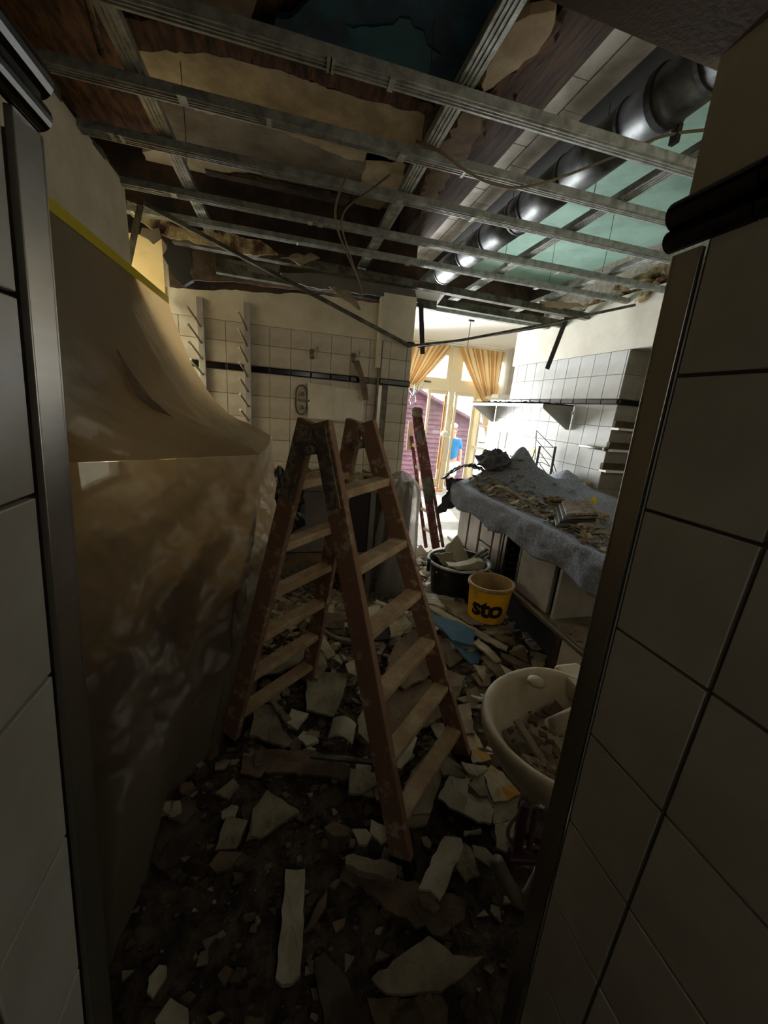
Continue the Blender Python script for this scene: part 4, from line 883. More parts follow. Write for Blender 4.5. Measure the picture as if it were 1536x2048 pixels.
for T_, (f1, t1), (f2, t2) in ((TN, RA1, RB1), (TF, RA2, RB2)):
    n_ = ldir*(-.022)
    for (f, t_) in ((f1, t1), (f2, t2)) if T_ is TN else ():
        a = on(f, t_, .83); q = G(); q.beam(a+n_, on(f, t_, 1.0)+n_, .006, .05, up=(t_-f).normalized().cross(ldir), w2=.006, h2=.045); q.build('hinge_plate', 'hinge', lad, bevel=.002)
    q = G(); q.tube([T_-ldir*.04-V(0, 0, .07), T_+ldir*.03-V(0, 0, .07)], .018, 12); q.build('hinge_pin', 'hinge', lad)
for (f, t_) in (RB1, RB2, RA1, RA2):
    q = G(); d = (t_-f).normalized(); q.beam(f-d*.01, f+d*.05, .036, .084, up=d.cross(ldir)); q.build('foot_cap', 'cab_dark', lad, bevel=.004)
# second ladder, folded, at the passage
l2 = thing('folded_ladder', (1.55, 3.5, 0), 'dark red folded step ladder leaning in the passage behind the tub', 'ladder')
YL2 = 3.45
def lp(px, py, dy=0): return ay(px, py, YL2+dy)
for a, b, w_ in (((830, 818), (872, 1096), .085), ((838, 816), (886, 1094), .03)):
    q = G(); q.beam(lp(b[0], b[1]), lp(a[0], a[1]), .03, w_, up=(1, 0, 0)); q.build('rail', 'redwood', l2, bevel=.004)
q = G(); q.beam(lp(852, 1095, .10), lp(822, 872, .10), .03, .035, up=(1, 0, 0)); q.build('rail', 'redwood', l2, bevel=.004)
q = G(); q.beam(lp(817, 900, .12), lp(822, 842, .12), .03, .05, up=(1, 0, 0)); q.build('rail_top', 'pale_rung', l2, bevel=.004)
for y in (895, 938, 980, 1022, 1062):
    q = G(); k = (y-872)/223; q.beam(lp(822+30*k, y-6, .10), lp(845+28*k, y+6, 0), .035, .028); q.build('rung', 'pale_rung', l2, bevel=.003)
q = G(); a = lp(831, 822); q.lathe(a+V(0, -.05, -.05), [(.05, 0), (.055, .03), (.05, .07), (.03, .085)], 16); q.build('hinge', 'hinge', l2)
q = G(); q.beam(lp(838, 862, -.055), lp(842, 888, -.055), .006, .045, up=(1, 0, 0)); q.build('label_plate', 'grey_panel', l2)
q = G(); q.beam(lp(852, 955, -.06), lp(862, 1000, -.06), .006, .09, up=(1, 0, 0)); q.build('splice_plate', 'galv_dark', l2)
for k in range(9):
    px_ = 833+k*5.2; py_ = 850+k*29; c = lp(px_+4, py_, -.05); q = G(); q.tube([c+V(0, .005, 0), c-V(0, .01, 0)], .009, 8); q.build('rivet', 'galv_dark', l2)
# ------------------------------------------------------------------ WASHBASIN
bz = .66
rim_px = [(945, 1420), (955, 1390), (985, 1366), (1040, 1360), (1100, 1364), (1158, 1376)]
bcx, bcy = .828, .70
ba = thing('washbasin', (bcx+.05, bcy, .45), 'dust-covered ceramic washbasin in front of the right door jamb, full of rubble', 'washbasin')
def basin_pt(a, r, z):
    # D-shaped outline, flat towards the wall (+x)
    ca, sa = math.cos(a), math.sin(a); x = -.305*max(-.42, -ca)*1.0 if 0 else ca*.27
    x = ca*(.285 if ca < 0 else .19)
    return V(bcx+x*r, bcy+sa*(.235 if sa > 0 else .245)*r, z)
prof_o = [(1.0, bz-.01), (1.0, bz+.006), (.975, bz+.014), (.92, bz+.012), (.885, bz-.004), (.86, bz-.03), (.76, bz-.09), (.55, bz-.135), (.25, bz-.15), (.02, bz-.152)]
prof_u = [(.02, bz-.19), (.3, bz-.185), (.62, bz-.16), (.84, bz-.10), (.94, bz-.05), (.985, bz-.028), (1.0, bz-.01)]
n = 64; q = G(); base = 0
allp = prof_u+prof_o[1:]
for r_, z in allp: q.v += [basin_pt(2*math.pi*k/n, r_, z) for k in range(n)]
for i in range(len(allp)-1):
    for k in range(n): q.f.append((i*n+k, i*n+(k+1) % n, (i+1)*n+(k+1) % n, (i+1)*n+k))
q.build('bowl', 'ceramic', ba, smooth=True)
q = G(); q.box((bcx+.10, bcy-.235, bz-.06), (1.03, bcy+.235, bz+.012)); q.build('tap_ledge', 'ceramic', ba, bevel=.012)
q = G(); tp = az(1110, 1408, bz+.05); q.tube([V(.98, .70, bz+.05), V(.90, .69, bz+.07), V(.78, .675, bz+.065), V(.70, .665, bz+.045)], [.026, .022, .019, .023], 16); q.tube([V(.975, .70, bz), V(.975, .70, bz+.07)], .026, 16); tapo = q.build('tap', 'dust_metal', ba, smooth=True)
q = G(); q.tube([V(.975, .70, bz+.085), V(.86, .73, bz+.115)], [.016, .010], 10); q.build('lever', 'dust_metal', tapo, smooth=True)
q = G(); q.lathe((.80, .86, bz+.012), [(.028, 0), (.026, .008), (.012, .014), (.0001, .014)], 18); q.build('plug_hole', 'dust_metal', ba, smooth=True)
# waste pipe and frame below
wp = thing('waste_pipe', (.8, .7, .1), 'grey bent waste pipe hanging under the washbasin', 'pipe')
q = G(); q.tube([V(.87, .72, bz-.18), V(.865, .72, .38)], .022, 14); q.build('tailpiece', 'pipe', wp, smooth=True)
A_ = [az(992, 1722, .28), az(1008, 1755, .24), az(1035, 1798, .2), az(1048, 1805, .2), az(1062, 1790, .22), az(1085, 1745, .28)]
q = G(); q.tube(A_, .021, 14); q.build('trap', 'pipe', wp, smooth=True)
bf = thing('basin_frame', (.75, .7, 0), 'dark red metal bracket frame under the washbasin', 'frame')
def rod(a, b, w_, nm='bar', m='redframe', par=bf):
    q = G(); q.beam(a, b, w_, w_); q.build(nm, m, par, bevel=.002)
rod(az(1050, 1610, .46), az(1035, 1700, .33), .022); rod(az(1072, 1615, .46), az(1058, 1700, .33), .014)
rod(az(1018, 1703, .3), az(1100, 1712, .3), .02); rod(az(1020, 1722, .27), az(1095, 1726, .27), .012); rod(az(1040, 1660, .36), az(1110, 1690, .36), .025); rod(az(1088, 1725, .28), az(1070, 1990, .02), .028)
rod(az(1046, 1880, .1), az(1025, 2040, .0), .03)
cable([az(1040, 1625, .42), az(1018, 1650, .38), az(1014, 1672, .35), az(1030, 1692, .32), az(1055, 1700, .3), az(1075, 1690, .32)], .0055, 'gyp', 'thin pale hose looping under the washbasin', 'hose', name='hose')
# rubble in basin
rubble('basin_debris', lambda r: (lambda a, d: (bcx-.01+.19*d*math.cos(a), bcy-.03+.18*d*math.sin(a)))(r.uniform(0, 6.28), math.sqrt(r.random())), 150, .008, .045, ['gyp_brown'], 41, lambda x, y: bz-.135+.09*(((x-bcx)/.24)**2+((y-bcy)/.22)**2), ['brown rubble lying in the bottom of the washbasin'], 'debris')
g = G(); g.beam(az(1032, 1440, .62), az(1100, 1545, .575), .022, .014); tag(g.build('plaster_lath', 'gyp', bevel=.003), 'long thin cream strip lying inside the washbasin', 'strip')
g = G(); g.beam(az(1012, 1460, .56), az(1062, 1525, .55), .05, .03); tag(g.build('pipe_offcut', 'pipe', bevel=.012), 'grey rounded offcut lying inside the washbasin', 'offcut')
blob('plaster_lump', az(1075, 1550, .56), (.045, .05, .03), 'gyp', 'crumbly pale lump at the near end inside the washbasin', 'plaster piece', .7, 22, 4)
blob('plaster_lump', az(1115, 1570, .58), (.03, .035, .03), 'gyp_brown', 'brown crumbly lump against the near rim inside the washbasin', 'plaster piece', .8, 24, 3)
# ------------------------------------------------------------------ FLOOR DEBRIS
def bed(x, y):
    h = .018+.02*max(-.5, fbm(x*3, y*3, 1))+.012*fbm(x*14, y*14, 2, 5)
    h += .165*math.exp(-((x-1.28)/.27)**4-((y-2.2)/.44)**4)
    h += .10*math.exp(-((x-.25)/.45)**2-((y-2.2)/.35)**2)+.045*math.exp(-((x-1.15)/.35)**2-((y-1.55)/.4)**2)
    return max(.002, h)
g = G(); g.grid(lambda u, v: (-.78+2.34*u, .32+3.2*v, bed(-.78+2.34*u, .32+3.2*v)), 230, 300)
tag(g.build('rubble_bed', 'dirt', smooth=False), 'trodden layer of dark dirt and fine rubble covering the floor', 'rubble', kind='stuff')
def spread(r):
    while True:
        x, y = r.uniform(-.5, 1.52), r.uniform(.4, 3.4)
        if x < -.1 and 1.45 < y: continue
        if x > 1.45 and y > 1.6 and r.random() < .5: continue
        dens = .35+.65*min(1, max(0, (y-.8)))
        if r.random() < dens: return x, y
rubble('rubble_chips', spread, 9000, .003, .028, ['gyp_dark', 'gyp_dark', 'gyp_dark', 'gyp_brown', 'gyp_brown', 'gyp'], 51, lambda x, y: bed(x, y)+.001, ['dark crumbs and splinters scattered all over the floor', 'brown crumbs of plaster scattered all over the floor', 'pale crumbs of plaster scattered all over the floor'], 'rubble', flat=.35)
NS = [0]
def shard(pts, lab, m='gyp', z=None, th=.011, tilt=(0, 0), jag=.004, cat='plaster piece', name='plaster_shard', curl=0., label_kind=None):
    NS[0] += 1; k = NS[0]
    if z is None:
        c0 = sum((az(x, y, .04) for x, y in pts), V(0, 0, 0))/len(pts); z = bed(c0.x, c0.y)+.022+.005*(k % 5)
    c0 = sum((az(x, y, z) for x, y in pts), V(0, 0, 0))/len(pts); z = max(z, bed(c0.x, c0.y)+.016)
    base = [az(x, y, z) for x, y in pts]; c0 = sum(base, V(0, 0, 0))/len(base)
    P_ = []
    for (x, y) in pts:   # intersect with the tilted plane
        r = ray(x, y); nx, ny = tilt; den = r.z-nx*r.x-ny*r.y; t = (z-HC-nx*c0.x-ny*c0.y)/den
        P_.append(V(r.x*t, r.y*t, HC+r.z*t))
    P2 = torn(P_, jag, .022, k)
    P2 = [V(p.x, p.y, z+tilt[0]*(p.x-c0.x)+tilt[1]*(p.y-c0.y)) for p in P2]
    # fan with an inner ring for a slightly warped face
    g = G(); n = len(P2); cc = sum(P2, V(0, 0, 0))/n; rr = random.Random(k)
    ring = [cc.lerp(p, .55)+V(0, 0, rr.uniform(-.0015, .0025)+curl) for p in P2]
    top = [p+V(0, 0, rr.uniform(-.001, .001)) for p in P2]; botp = [p-V(0, 0, th) for p in P2]
    g.v = top+ring+[cc+V(0, 0, curl*1.2)]+botp+[cc-V(0, 0, th)]; c1 = 2*n; b0 = 2*n+1; c2_ = 3*n+1
    for i in range(n):
        j = (i+1) % n; g.f += [(i, j, n+j, n+i), (n+i, n+j, c1), (j, i, b0+i, b0+j), (b0+j, b0+i, c2_)]
    return tag(g.build(name, m), lab, cat)
def A(l, k): # region coordinates -> frame
    o = {'b': (180, 1500, 1.536), 'f': (440, 1150, 3.072), 's': (860, 1320, 3.84), 'u': (800, 1050, 3.84)}[k]
    return [(o[0]+x/o[2], o[1]+y/o[2]) for x, y in l]
shard([(571, 1738), (610, 1738), (606, 1865), (600, 1949), (582, 1966), (564, 1969), (551, 1956), (561, 1865)], 'long narrow pale board lying alone on the dark floor in the foreground', 'gyp_white', th=.016, jag=.003, cat='board', name='board_offcut')
shard(A([(865, 700), (1040, 570), (1115, 630), (1210, 632), (1150, 690), (1080, 740), (910, 745)], 'b'), 'large pointed plaster shard, the nearest big one at the bottom right of the floor', 'gyp', z=.07, tilt=(.1, .1))
shard(A([(850, 760), (1080, 755), (1100, 790), (1090, 900), (900, 900)], 'b'), 'brownish plaster slab below the large pointed shard at the bottom of the view', 'gyp_brown', z=.03)
shard(A([(785, 325), (810, 318), (940, 350), (945, 375), (930, 403), (785, 350)], 'b'), 'thick pale chunk of plaster at the foot of the near ladder leg', 'gyp', z=.075, th=.04, jag=.005)
shard(A([(1090, 265), (1140, 270), (1150, 300), (1110, 380), (1075, 460), (1045, 430), (1010, 425), (1050, 330)], 'b'), 'long pale broken slab right of the near ladder foot', 'gyp_white', z=.085, tilt=(-.15, .2))
shard(A([(1150, 285), (1170, 300), (1198, 385), (1155, 405), (1125, 360)], 'b'), 'yellowish plaster piece leaning on the long broken slab', 'gyp', z=.08, tilt=(.2, .1))
shard(A([(1175, 290), (1215, 300), (1245, 330), (1230, 360), (1180, 325)], 'b'), 'small angular plaster piece just left of the waste pipe', 'gyp', z=.07, tilt=(.1, 0))
shard(A([(775, 370), (870, 375), (1000, 400), (1110, 440), (1165, 450), (1150, 520), (1080, 570), (950, 510), (850, 440)], 'b'), 'wide brown torn board lying below the near ladder foot', 'gyp_brown', z=.045, jag=.01, cat='board', name='torn_board')
shard(A([(545, 130), (590, 150), (640, 185), (560, 235), (480, 275), (500, 200)], 'b'), 'grey-beige plaster slab left of centre in the rubble foreground', 'gyp', z=.06, tilt=(.1, .15))
shard(A([(420, 205), (485, 215), (470, 250), (450, 300), (385, 305)], 'b'), 'rectangular brownish plaster piece at the left of the foreground rubble', 'gyp', z=.05)
shard(A([(220, 180), (350, 190), (330, 240), (300, 290), (270, 350), (230, 372), (190, 340)], 'b'), 'dark brown board piece near the foot of the plastic sheet', 'gyp_dark', z=.045, cat='board', name='board_offcut')
shard(A([(365, 352), (400, 310), (470, 315), (430, 365), (385, 374)], 'b'), 'small pale-edged plaster chip in the left foreground', 'gyp_brown', z=.05, tilt=(0, .1))
shard(A([(690, 640), (720, 620), (790, 700), (860, 850), (720, 850)], 'b'), 'dark brown splintered board at the bottom centre of the view', 'gyp_dark', z=.04, cat='board', name='board_offcut')
shard(A([(655, 560), (700, 470), (730, 430), (725, 480), (690, 540)], 'b'), 'thin brown splinter right of the long narrow pale board', 'gyp_brown', z=.05, tilt=(.2, 0))
shard(A([(215, 1075), (560, 1075), (700, 1130), (800, 1180), (800, 1255), (520, 1220), (220, 1200)], 'f'), 'long dark board lying crosswise left of the near ladder leg', 'gyp_brown', z=.055, jag=.006, cat='board', name='board_offcut')
shard(A([(550, 1085), (950, 1132), (955, 1158), (555, 1118)], 'f'), 'narrow grey-green metal strip lying crosswise beside the near ladder leg', 'galv_dark', z=.09, jag=.0005, cat='strip', name='metal_strip')
shard(A([(895, 810), (920, 930), (955, 1062), (850, 970), (845, 890)], 'f'), 'pale triangular shard directly left of the near ladder leg', 'gyp_white', z=.09, tilt=(.2, .2))
shard(A([(440, 820), (545, 850), (475, 948), (405, 900)], 'f'), 'small bright tan plaster square left of the curled flake', 'gyp_white', z=.09, tilt=(-.1, .1))
shard(A([(530, 590), (790, 600), (760, 720), (700, 865), (530, 825)], 'f'), 'big squarish beige slab in the middle of the ladder frame', 'gyp', z=.08, tilt=(0, .15))
shard(A([(220, 790), (330, 800), (370, 900), (412, 1000), (390, 1048), (180, 980)], 'f'), 'brown-beige slab near the left ladder foot', 'gyp', z=.075, tilt=(0, .12))
shard(A([(285, 740), (330, 760), (440, 880), (400, 900)], 'f'), 'narrow plaster sliver beside the slab near the left ladder foot', 'gyp', z=.1)
shard(A([(800, 1200), (900, 1190), (1000, 1250), (940, 1300), (880, 1340), (790, 1338)], 'f'), 'shell-shaped pale shard at the near ladder leg, halfway down', 'gyp', z=.08, tilt=(.15, .1), curl=.004)
shard(A([(1060, 1010), (1170, 960), (1212, 1000), (1180, 1110), (1110, 1190), (1070, 1180)], 'f'), 'pale broken tile piece right of the near ladder leg, under the lowest rungs', 'gyp_white', z=.07)
shard(A([(1130, 1310), (1180, 1200), (1260, 1100), (1380, 1160), (1340, 1320), (1290, 1465), (1140, 1465)], 'f'), 'large speckled slab under the lowest rung between the right ladder legs', 'gyp', z=.085, tilt=(.05, .12))
shard(A([(990, 1470), (1130, 1468), (1290, 1470), (1270, 1530), (1180, 1550), (1140, 1530)], 'f'), 'curved broken edge piece below the speckled slab', 'gyp', z=.06, tilt=(0, .2))
shard(A([(1020, 600), (1030, 520), (1100, 400), (1180, 330), (1230, 320), (1390, 500), (1370, 570), (1130, 700), (1060, 650)], 'f'), 'large tan plasterboard slab in the ladder opening on the right', 'gyp_brown', z=.12, tilt=(-.02, .12), jag=.008)
shard(A([(980, 650), (1130, 710), (1300, 640), (1420, 820), (1270, 930), (1060, 990), (1000, 900)], 'f'), 'wide brown board under the tan plasterboard slab', 'gyp_brown', z=.07, jag=.006, cat='board', name='board_offcut')
shard(A([(190, 1600), (200, 1440), (290, 1320), (480, 1440), (478, 1462), (350, 1540), (250, 1612)], 'f'), 'kite-shaped beige slab on the left of the rubble foreground', 'gyp', z=.07, tilt=(.08, .1))
shard(A([(640, 1552), (700, 1510), (800, 1555), (785, 1600), (690, 1600)], 'f'), 'small rounded grey chunk left of the near ladder foot', 'gyp_brown', z=.07, th=.03)
shard(A([(810, 1560), (900, 1560), (930, 1600), (900, 1660), (850, 1650)], 'f'), 'white crumpled scrap left of the near ladder foot', 'gyp_white', z=.07, tilt=(.2, .2))
shard(A([(930, 1500), (1060, 1555), (1062, 1620), (990, 1652), (920, 1580)], 'f'), 'pale four-sided tile piece touching the near ladder leg low down', 'gyp_white', z=.07, tilt=(-.1, .1))
shard(A([(600, 360), (640, 370), (710, 490), (660, 515), (600, 420)], 'f'), 'thin whitish splinter behind the left ladder rungs', 'gyp_white', z=.14, tilt=(.1, .2))
shard(A([(770, 545), (840, 515), (862, 625), (790, 600)], 'f'), 'small white torn piece touching the near ladder leg, upper part', 'gyp_white', z=.13)
shard(A([(220, 610), (330, 520), (480, 450), (560, 460), (480, 540), (350, 600)], 'f'), 'long leaf-shaped pale slab behind the left lower rungs', 'gyp', z=.1, tilt=(0, .1))
shard(A([(570, 450), (640, 480), (660, 560), (600, 640), (540, 600)], 'f'), 'greenish-grey slab piece behind the left ladder rungs', 'gyp', z=.12, tilt=(.1, .1))
shard(A([(960, 150), (1160, 225), (1150, 240), (955, 170)], 'f'), 'pale narrow stick lying behind the right ladder section', 'gyp_white', z=.2, jag=.001, cat='stick', name='wood_stick')
shard(A([(975, 200), (1060, 240), (1105, 320), (1040, 290), (980, 240)], 'f'), 'cream splinter behind the right ladder section', 'gyp_white', z=.18, tilt=(.1, .1))
shard(A([(890, 200), (980, 180), (1000, 260), (920, 290)], 'f'), 'torn cream flake behind the near ladder leg', 'gyp_white', z=.17, tilt=(.2, .2))
shard(A([(1040, 300), (1140, 250), (1180, 300), (1110, 370), (1050, 380)], 'f'), 'yellow-beige square flake at the right ladder leg', 'gyp', z=.17, tilt=(.1, .2))
shard(A([(880, 300), (1030, 330), (1040, 390), (930, 400)], 'f'), 'dark flat scrap behind the near ladder leg', 'cab_dark', z=.14)  # flat near-black piece among the rubble
shard(A([(640, 225), (770, 245), (760, 330), (650, 320)], 'f'), 'dark flat box lid half buried behind the ladder', 'gyp_dark', z=.2, cat='lid', name='box_lid')
# right-hand cluster near basin
shard(A([(165, 870), (310, 880), (290, 1000), (260, 1180), (150, 1130), (60, 1050)], 's'), 'white slab piece left of the washbasin, with rounded upper corner', 'gyp_white', z=.1, tilt=(.08, .1))
shard(A([(270, 1010), (430, 1060), (490, 1150), (470, 1255), (370, 1240), (262, 1180)], 's'), 'white rounded slab end left of the washbasin, lowest of the white slabs', 'gyp_white', z=.09, tilt=(.05, .05))
shard(A([(290, 950), (420, 860), (440, 1040), (380, 1040)], 's'), 'small grey-white tile fragment between the white slabs by the washbasin', 'gyp', z=.11)
shard(A([(410, 870), (470, 800), (560, 860), (700, 1030), (600, 1080), (490, 1090)], 's'), 'plaster slab with a bright yellow stain beside the washbasin', 'stained', z=.09, tilt=(.05, .1))
shard(A([(225, 560), (340, 540), (470, 760), (330, 790), (280, 690)], 's'), 'ochre-stained board piece behind the right ladder foot', 'stained', z=.07)
shard(A([(490, 1100), (690, 1050), (670, 1175), (600, 1230), (485, 1255)], 's'), 'pinkish beige slab under the front of the washbasin', 'gyp', z=.07)
shard(A([(500, 1260), (600, 1240), (660, 1180), (620, 1450), (580, 1470), (510, 1435)], 's'), 'pale pointed slab hanging down beside the looping hose', 'gyp', z=.08, tilt=(.1, .15))
shard(A([(258, 1310), (390, 1290), (397, 1318), (265, 1345)], 's'), 'tiny pale bar-shaped chip on dark dirt left of the hose', 'gyp_white', z=.06)
shard(A([(50, 730), (100, 720), (300, 850), (270, 900), (100, 880)], 's'), 'bundle of splintered laths at the right ladder foot', 'gyp', z=.11, tilt=(.1, 0), cat='lath', name='splintered_lath')
shard(A([(240, 780), (420, 810), (450, 830), (360, 890), (300, 870)], 's'), 'twisted white strip at the right ladder foot', 'gyp_white', z=.13, tilt=(0, .3), cat='strip', name='twisted_strip')
shard(A([(190, 355), (300, 330), (345, 560), (235, 555)], 's'), 'pale rectangular board piece between ladder leg and washbasin', 'gyp', z=.09)
shard(A([(60, 200), (280, 150), (160, 370), (130, 380)], 's'), 'brown angular board behind the right ladder leg', 'gyp_brown', z=.1, cat='board', name='board_offcut')
# blue slab cluster
shard(A([(175, 640), (300, 700), (450, 740), (580, 812), (562, 920), (480, 905), (400, 880), (330, 800), (240, 740)], 'u'), 'bright blue painted plaster slab in the heap before the yellow bucket', 'blue_gyp', z=.215, tilt=(0, .35), jag=.003)
shard(A([(390, 885), (480, 905), (570, 925), (625, 1010), (600, 1060), (540, 1060), (470, 985)], 'u'), 'darker blue plaster slab with curved broken edge below the bright blue one', 'blue_gyp', z=.10, tilt=(0, .3), jag=.004)
shard(A([(150, 585), (300, 640), (560, 780), (830, 930), (818, 960), (560, 832), (300, 682), (170, 610)], 'u'), 'long thin white plaster edge running along the top of the blue slab', 'gyp_white', z=.20, tilt=(0, .2), jag=.004)
shard(A([(560, 905), (600, 870), (700, 955), (780, 1040), (740, 1050), (640, 960)], 'u'), 'cream slab with torn end below the long white edge', 'gyp_white', z=.16, tilt=(.1, .2))
shard(A([(620, 1010), (700, 1010), (770, 1080), (830, 1180), (760, 1170), (680, 1090)], 'u'), 'grey-green torn sheet in the heap behind the washbasin', 'gyp_brown', z=.12, tilt=(.1, .2))
shard(A([(770, 970), (900, 1030), (1065, 1112), (1000, 1112), (860, 1060), (780, 1010)], 'u'), 'dark brown torn sheet with jagged end behind the washbasin', 'gyp_dark', z=.19, tilt=(.1, .3), jag=.006)
shard(A([(760, 1060), (850, 1110), (925, 1180), (830, 1182)], 'u'), 'bright white torn sheet just behind the washbasin rim', 'gyp_white', z=.12, tilt=(.1, .2))
sheet_up(A([(840, 975), (880, 970), (960, 938), (990, 1060), (900, 1015)], 'u'), 1.62, 'plaster_shard', 'gyp_brown', 'orange-brown pointed shard standing up in the heap by the plinth', seed=61)
shard(A([(940, 820), (1080, 830), (1142, 892), (1110, 955), (1050, 960), (985, 950)], 'u'), 'grey tile fragment leaning near the plinth, right of the bucket', 'gyp', z=.08, tilt=(.3, .1))
shard(A([(990, 965), (1130, 1000), (1100, 1090), (1080, 1180), (1020, 1100)], 'u'), 'grey dusty fragment beside the plinth post', 'gyp', z=.08, tilt=(.25, .1))
shard(A([(830, 650), (910, 618), (965, 655), (880, 722), (808, 712)], 'u'), 'white angular piece touching the right side of the yellow bucket', 'gyp_white', z=.08, tilt=(.1, .15))
shard(A([(180, 550), (200, 470), (300, 400), (375, 470), (300, 545)], 'u'), 'cream folded board leaning against the front left of the black tub', 'gyp_white', z=.15, tilt=(-.1, .4))
shard(A([(150, 575), (200, 520), (490, 560), (500, 600), (560, 650), (480, 680), (300, 620)], 'u'), 'flat pile of cream sheets between ladder and yellow bucket', 'gyp_white', z=.10, tilt=(0, .05), th=.03, jag=.008)
shard(A([(300, 560), (500, 600), (560, 680), (640, 760), (560, 760), (420, 690)], 'u'), 'upper cream sheet in front of the yellow bucket', 'gyp', z=.12, tilt=(.05, .05), jag=.008)
shard(A([(600, 730), (880, 740), (880, 800), (760, 850), (640, 820)], 'u'), 'layered beige sheet below the yellow bucket', 'gyp', z=.07, jag=.008)
shard(A([(740, 830), (860, 860), (890, 920), (770, 880), (700, 840)], 'u'), 'ragged brown layered piece in front of the plinth', 'gyp_brown', z=.09, jag=.008)
shard(A([(975, 740), (1008, 738), (1022, 780), (992, 772)], 'u'), 'tiny yellow sponge scrap on the floor beside the plinth', 'yellow_tape', z=.06, cat='scrap', name='sponge_scrap')
shard(A([(120, 200), (160, 150), (215, 220), (200, 255), (130, 255)], 'u'), 'tan pointed flake behind the tub at the red ladder foot', 'gyp', z=.1, tilt=(0, .4))
shard(A([(110, 440), (240, 440), (240, 500), (120, 510)], 'u'), 'bright flat sheet lying beside the black tub on the left', 'gyp_white', z=.06, cat='board', name='board_offcut')
shard(A([(230, 820), (390, 900), (500, 1010), (380, 1090), (290, 1000), (250, 900)], 'u'), 'brown board with stained corner under the blue slab', 'gyp_brown', z=.1, tilt=(0, .1), cat='board', name='board_offcut')
shard(A([(310, 1090), (500, 1160), (400, 1400), (390, 1390), (290, 1300)], 'u'), 'large dusty brown board sloping behind the right ladder leg', 'gyp_brown', z=.1, tilt=(.05, .05), cat='board', name='board_offcut')
shard(A([(560, 1070), (660, 1090), (650, 1170), (640, 1195)], 'u'), 'narrow cream shard beside the dark gap behind the washbasin', 'gyp', z=.12, tilt=(0, .1))
for k in range(9):
    c = V(1.26+.05*math.sin(k*2.1), 2.18+.11*math.cos(k*1.7), .075+.0115*k); pts = [c+V(.2*math.cos(6.283*j/6+k), .3*math.sin(6.283*j/6+k), 0)*(.8+.2*math.sin(j*3+k)) for j in range(6)]
    g = G(); g.prism(torn(pts, .008, .04, 300+k), (0, 0, .011)); tag(g.build('plaster_sheet', ('gyp', 'gyp_white', 'gyp_brown')[k % 3]), 'flat broken plaster sheet stacked in the pile under tub and yellow bucket', 'plaster piece', 'stacked sheets under the tub and bucket')
# bent lath across the left section
cable([az(603, 1213, .3), az(625, 1242, .27), az(660, 1272, .25), az(700, 1283, .24), az(760, 1290, .22)], .011, 'gyp', 'long thin bent tan strip arching behind the ladder', 'strip', name='bent_lath', grp=None)
# curled flake
def curlf(u, v):
    a, b, c = az(*A([(660, 1010)], 'f')[0], .07), az(*A([(812, 1075)], 'f')[0], .07), az(*A([(838, 935)], 'f')[0], .07)
    p = a.lerp(b, u)+(c-b)*v*(.9); return p+V(0, 0, .05*math.sin(math.pi*(u*.75+.05)))
g = G(); g.grid(curlf, 16, 8); tag(g.build('curled_flake', 'gyp_white', smooth=True, solid=.006), 'curled cream flake arching up in the middle of the rubble', 'plaster piece')
# nameless shards
rr = random.Random(99); protos = []
for k in range(14):
    pts = []; kk = rr.choice((4, 5, 5, 6)); a0 = rr.uniform(0, 6)
    for i in range(kk):
        an = a0+6.283*i/kk+rr.uniform(-.3, .3); r_ = rr.uniform(.55, 1); pts.append(V(r_*math.cos(an)*.075, r_*math.sin(an)*rr.choice((.04, .06, .075)), 0))
    g = G(); g.prism(torn(pts, .004, .022, k+200), (0, 0, rr.uniform(.006, .014))); me_o = g.build('plaster_shard', ('gyp', 'gyp_brown', 'gyp_dark', 'gyp', 'gyp_white')[k % 5]); protos.append(me_o)
spots = []
while len(spots) < 280:
    x, y = spread(rr)
    if y < 1.0 and rr.random() < .65: continue
    if (x-1.262)**2+(y-2.39)**2 < .09 or (x-1.318)**2+(y-1.985)**2 < .05: continue
    if x > 1.44 and y > 1.0: continue
    if y > 2.5 and x < .75: continue
    if -.2 < x < .12 and y < .98: continue
    spots.append((x, y))
for k, (x, y) in enumerate(spots):
    src = protos[k % 14]; o = src if k < 14 else src.copy()
    if k >= 14: C.objects.link(o)
    s = rr.uniform(.45, 1.25); o.location = (x, y, bed(x, y)+.01+rr.random()*.02); o.rotation_euler = (rr.uniform(-.3, .3), rr.uniform(-.3, .3), rr.uniform(0, 6.28)); o.scale = (s, s, 1)
    mk = {'gyp': 'beige', 'gyp_brown': 'brown', 'gyp_dark': 'dark', 'gyp_white': 'pale'}[('gyp', 'gyp_brown', 'gyp_dark', 'gyp', 'gyp_white')[k % 14 % 5]]
    zone = 'in the passage near the black tub' if y > 2.2 else ('behind the step ladder' if y > 1.75 else ('between the step ladder legs' if y > 1.1 and x < .75 else ('between ladder and tiled plinth' if y > 1.1 else ('in front of the step ladder, left half' if x < .3 else 'in front of the washbasin'))))
    tag(o, 'small %s plaster shard lying loose %s' % (mk, zone), 'plaster piece', 'small %s plaster shards %s' % (mk, zone))
# heap behind the ladder
rubble('rubble_heap', lambda r: (r.gauss(.3, .3), r.gauss(2.25, .2)), 700, .012, .085, ['gyp_brown', 'gyp'], 77, lambda x, y: bed(x, y)+.01*R.random(), ['brown broken boards heaped behind the ladder', 'pale plaster flakes heaped behind the ladder'], 'rubble')
rubble('passage_rubble', lambda r: (r.gauss(1.3, .18), r.gauss(3.05, .28)), 420, .01, .07, ['gyp_white'], 78, lambda x, y: .02+.03*R.random(), ['pale flakes covering the floor of the passage by the red ladder'], 'rubble')
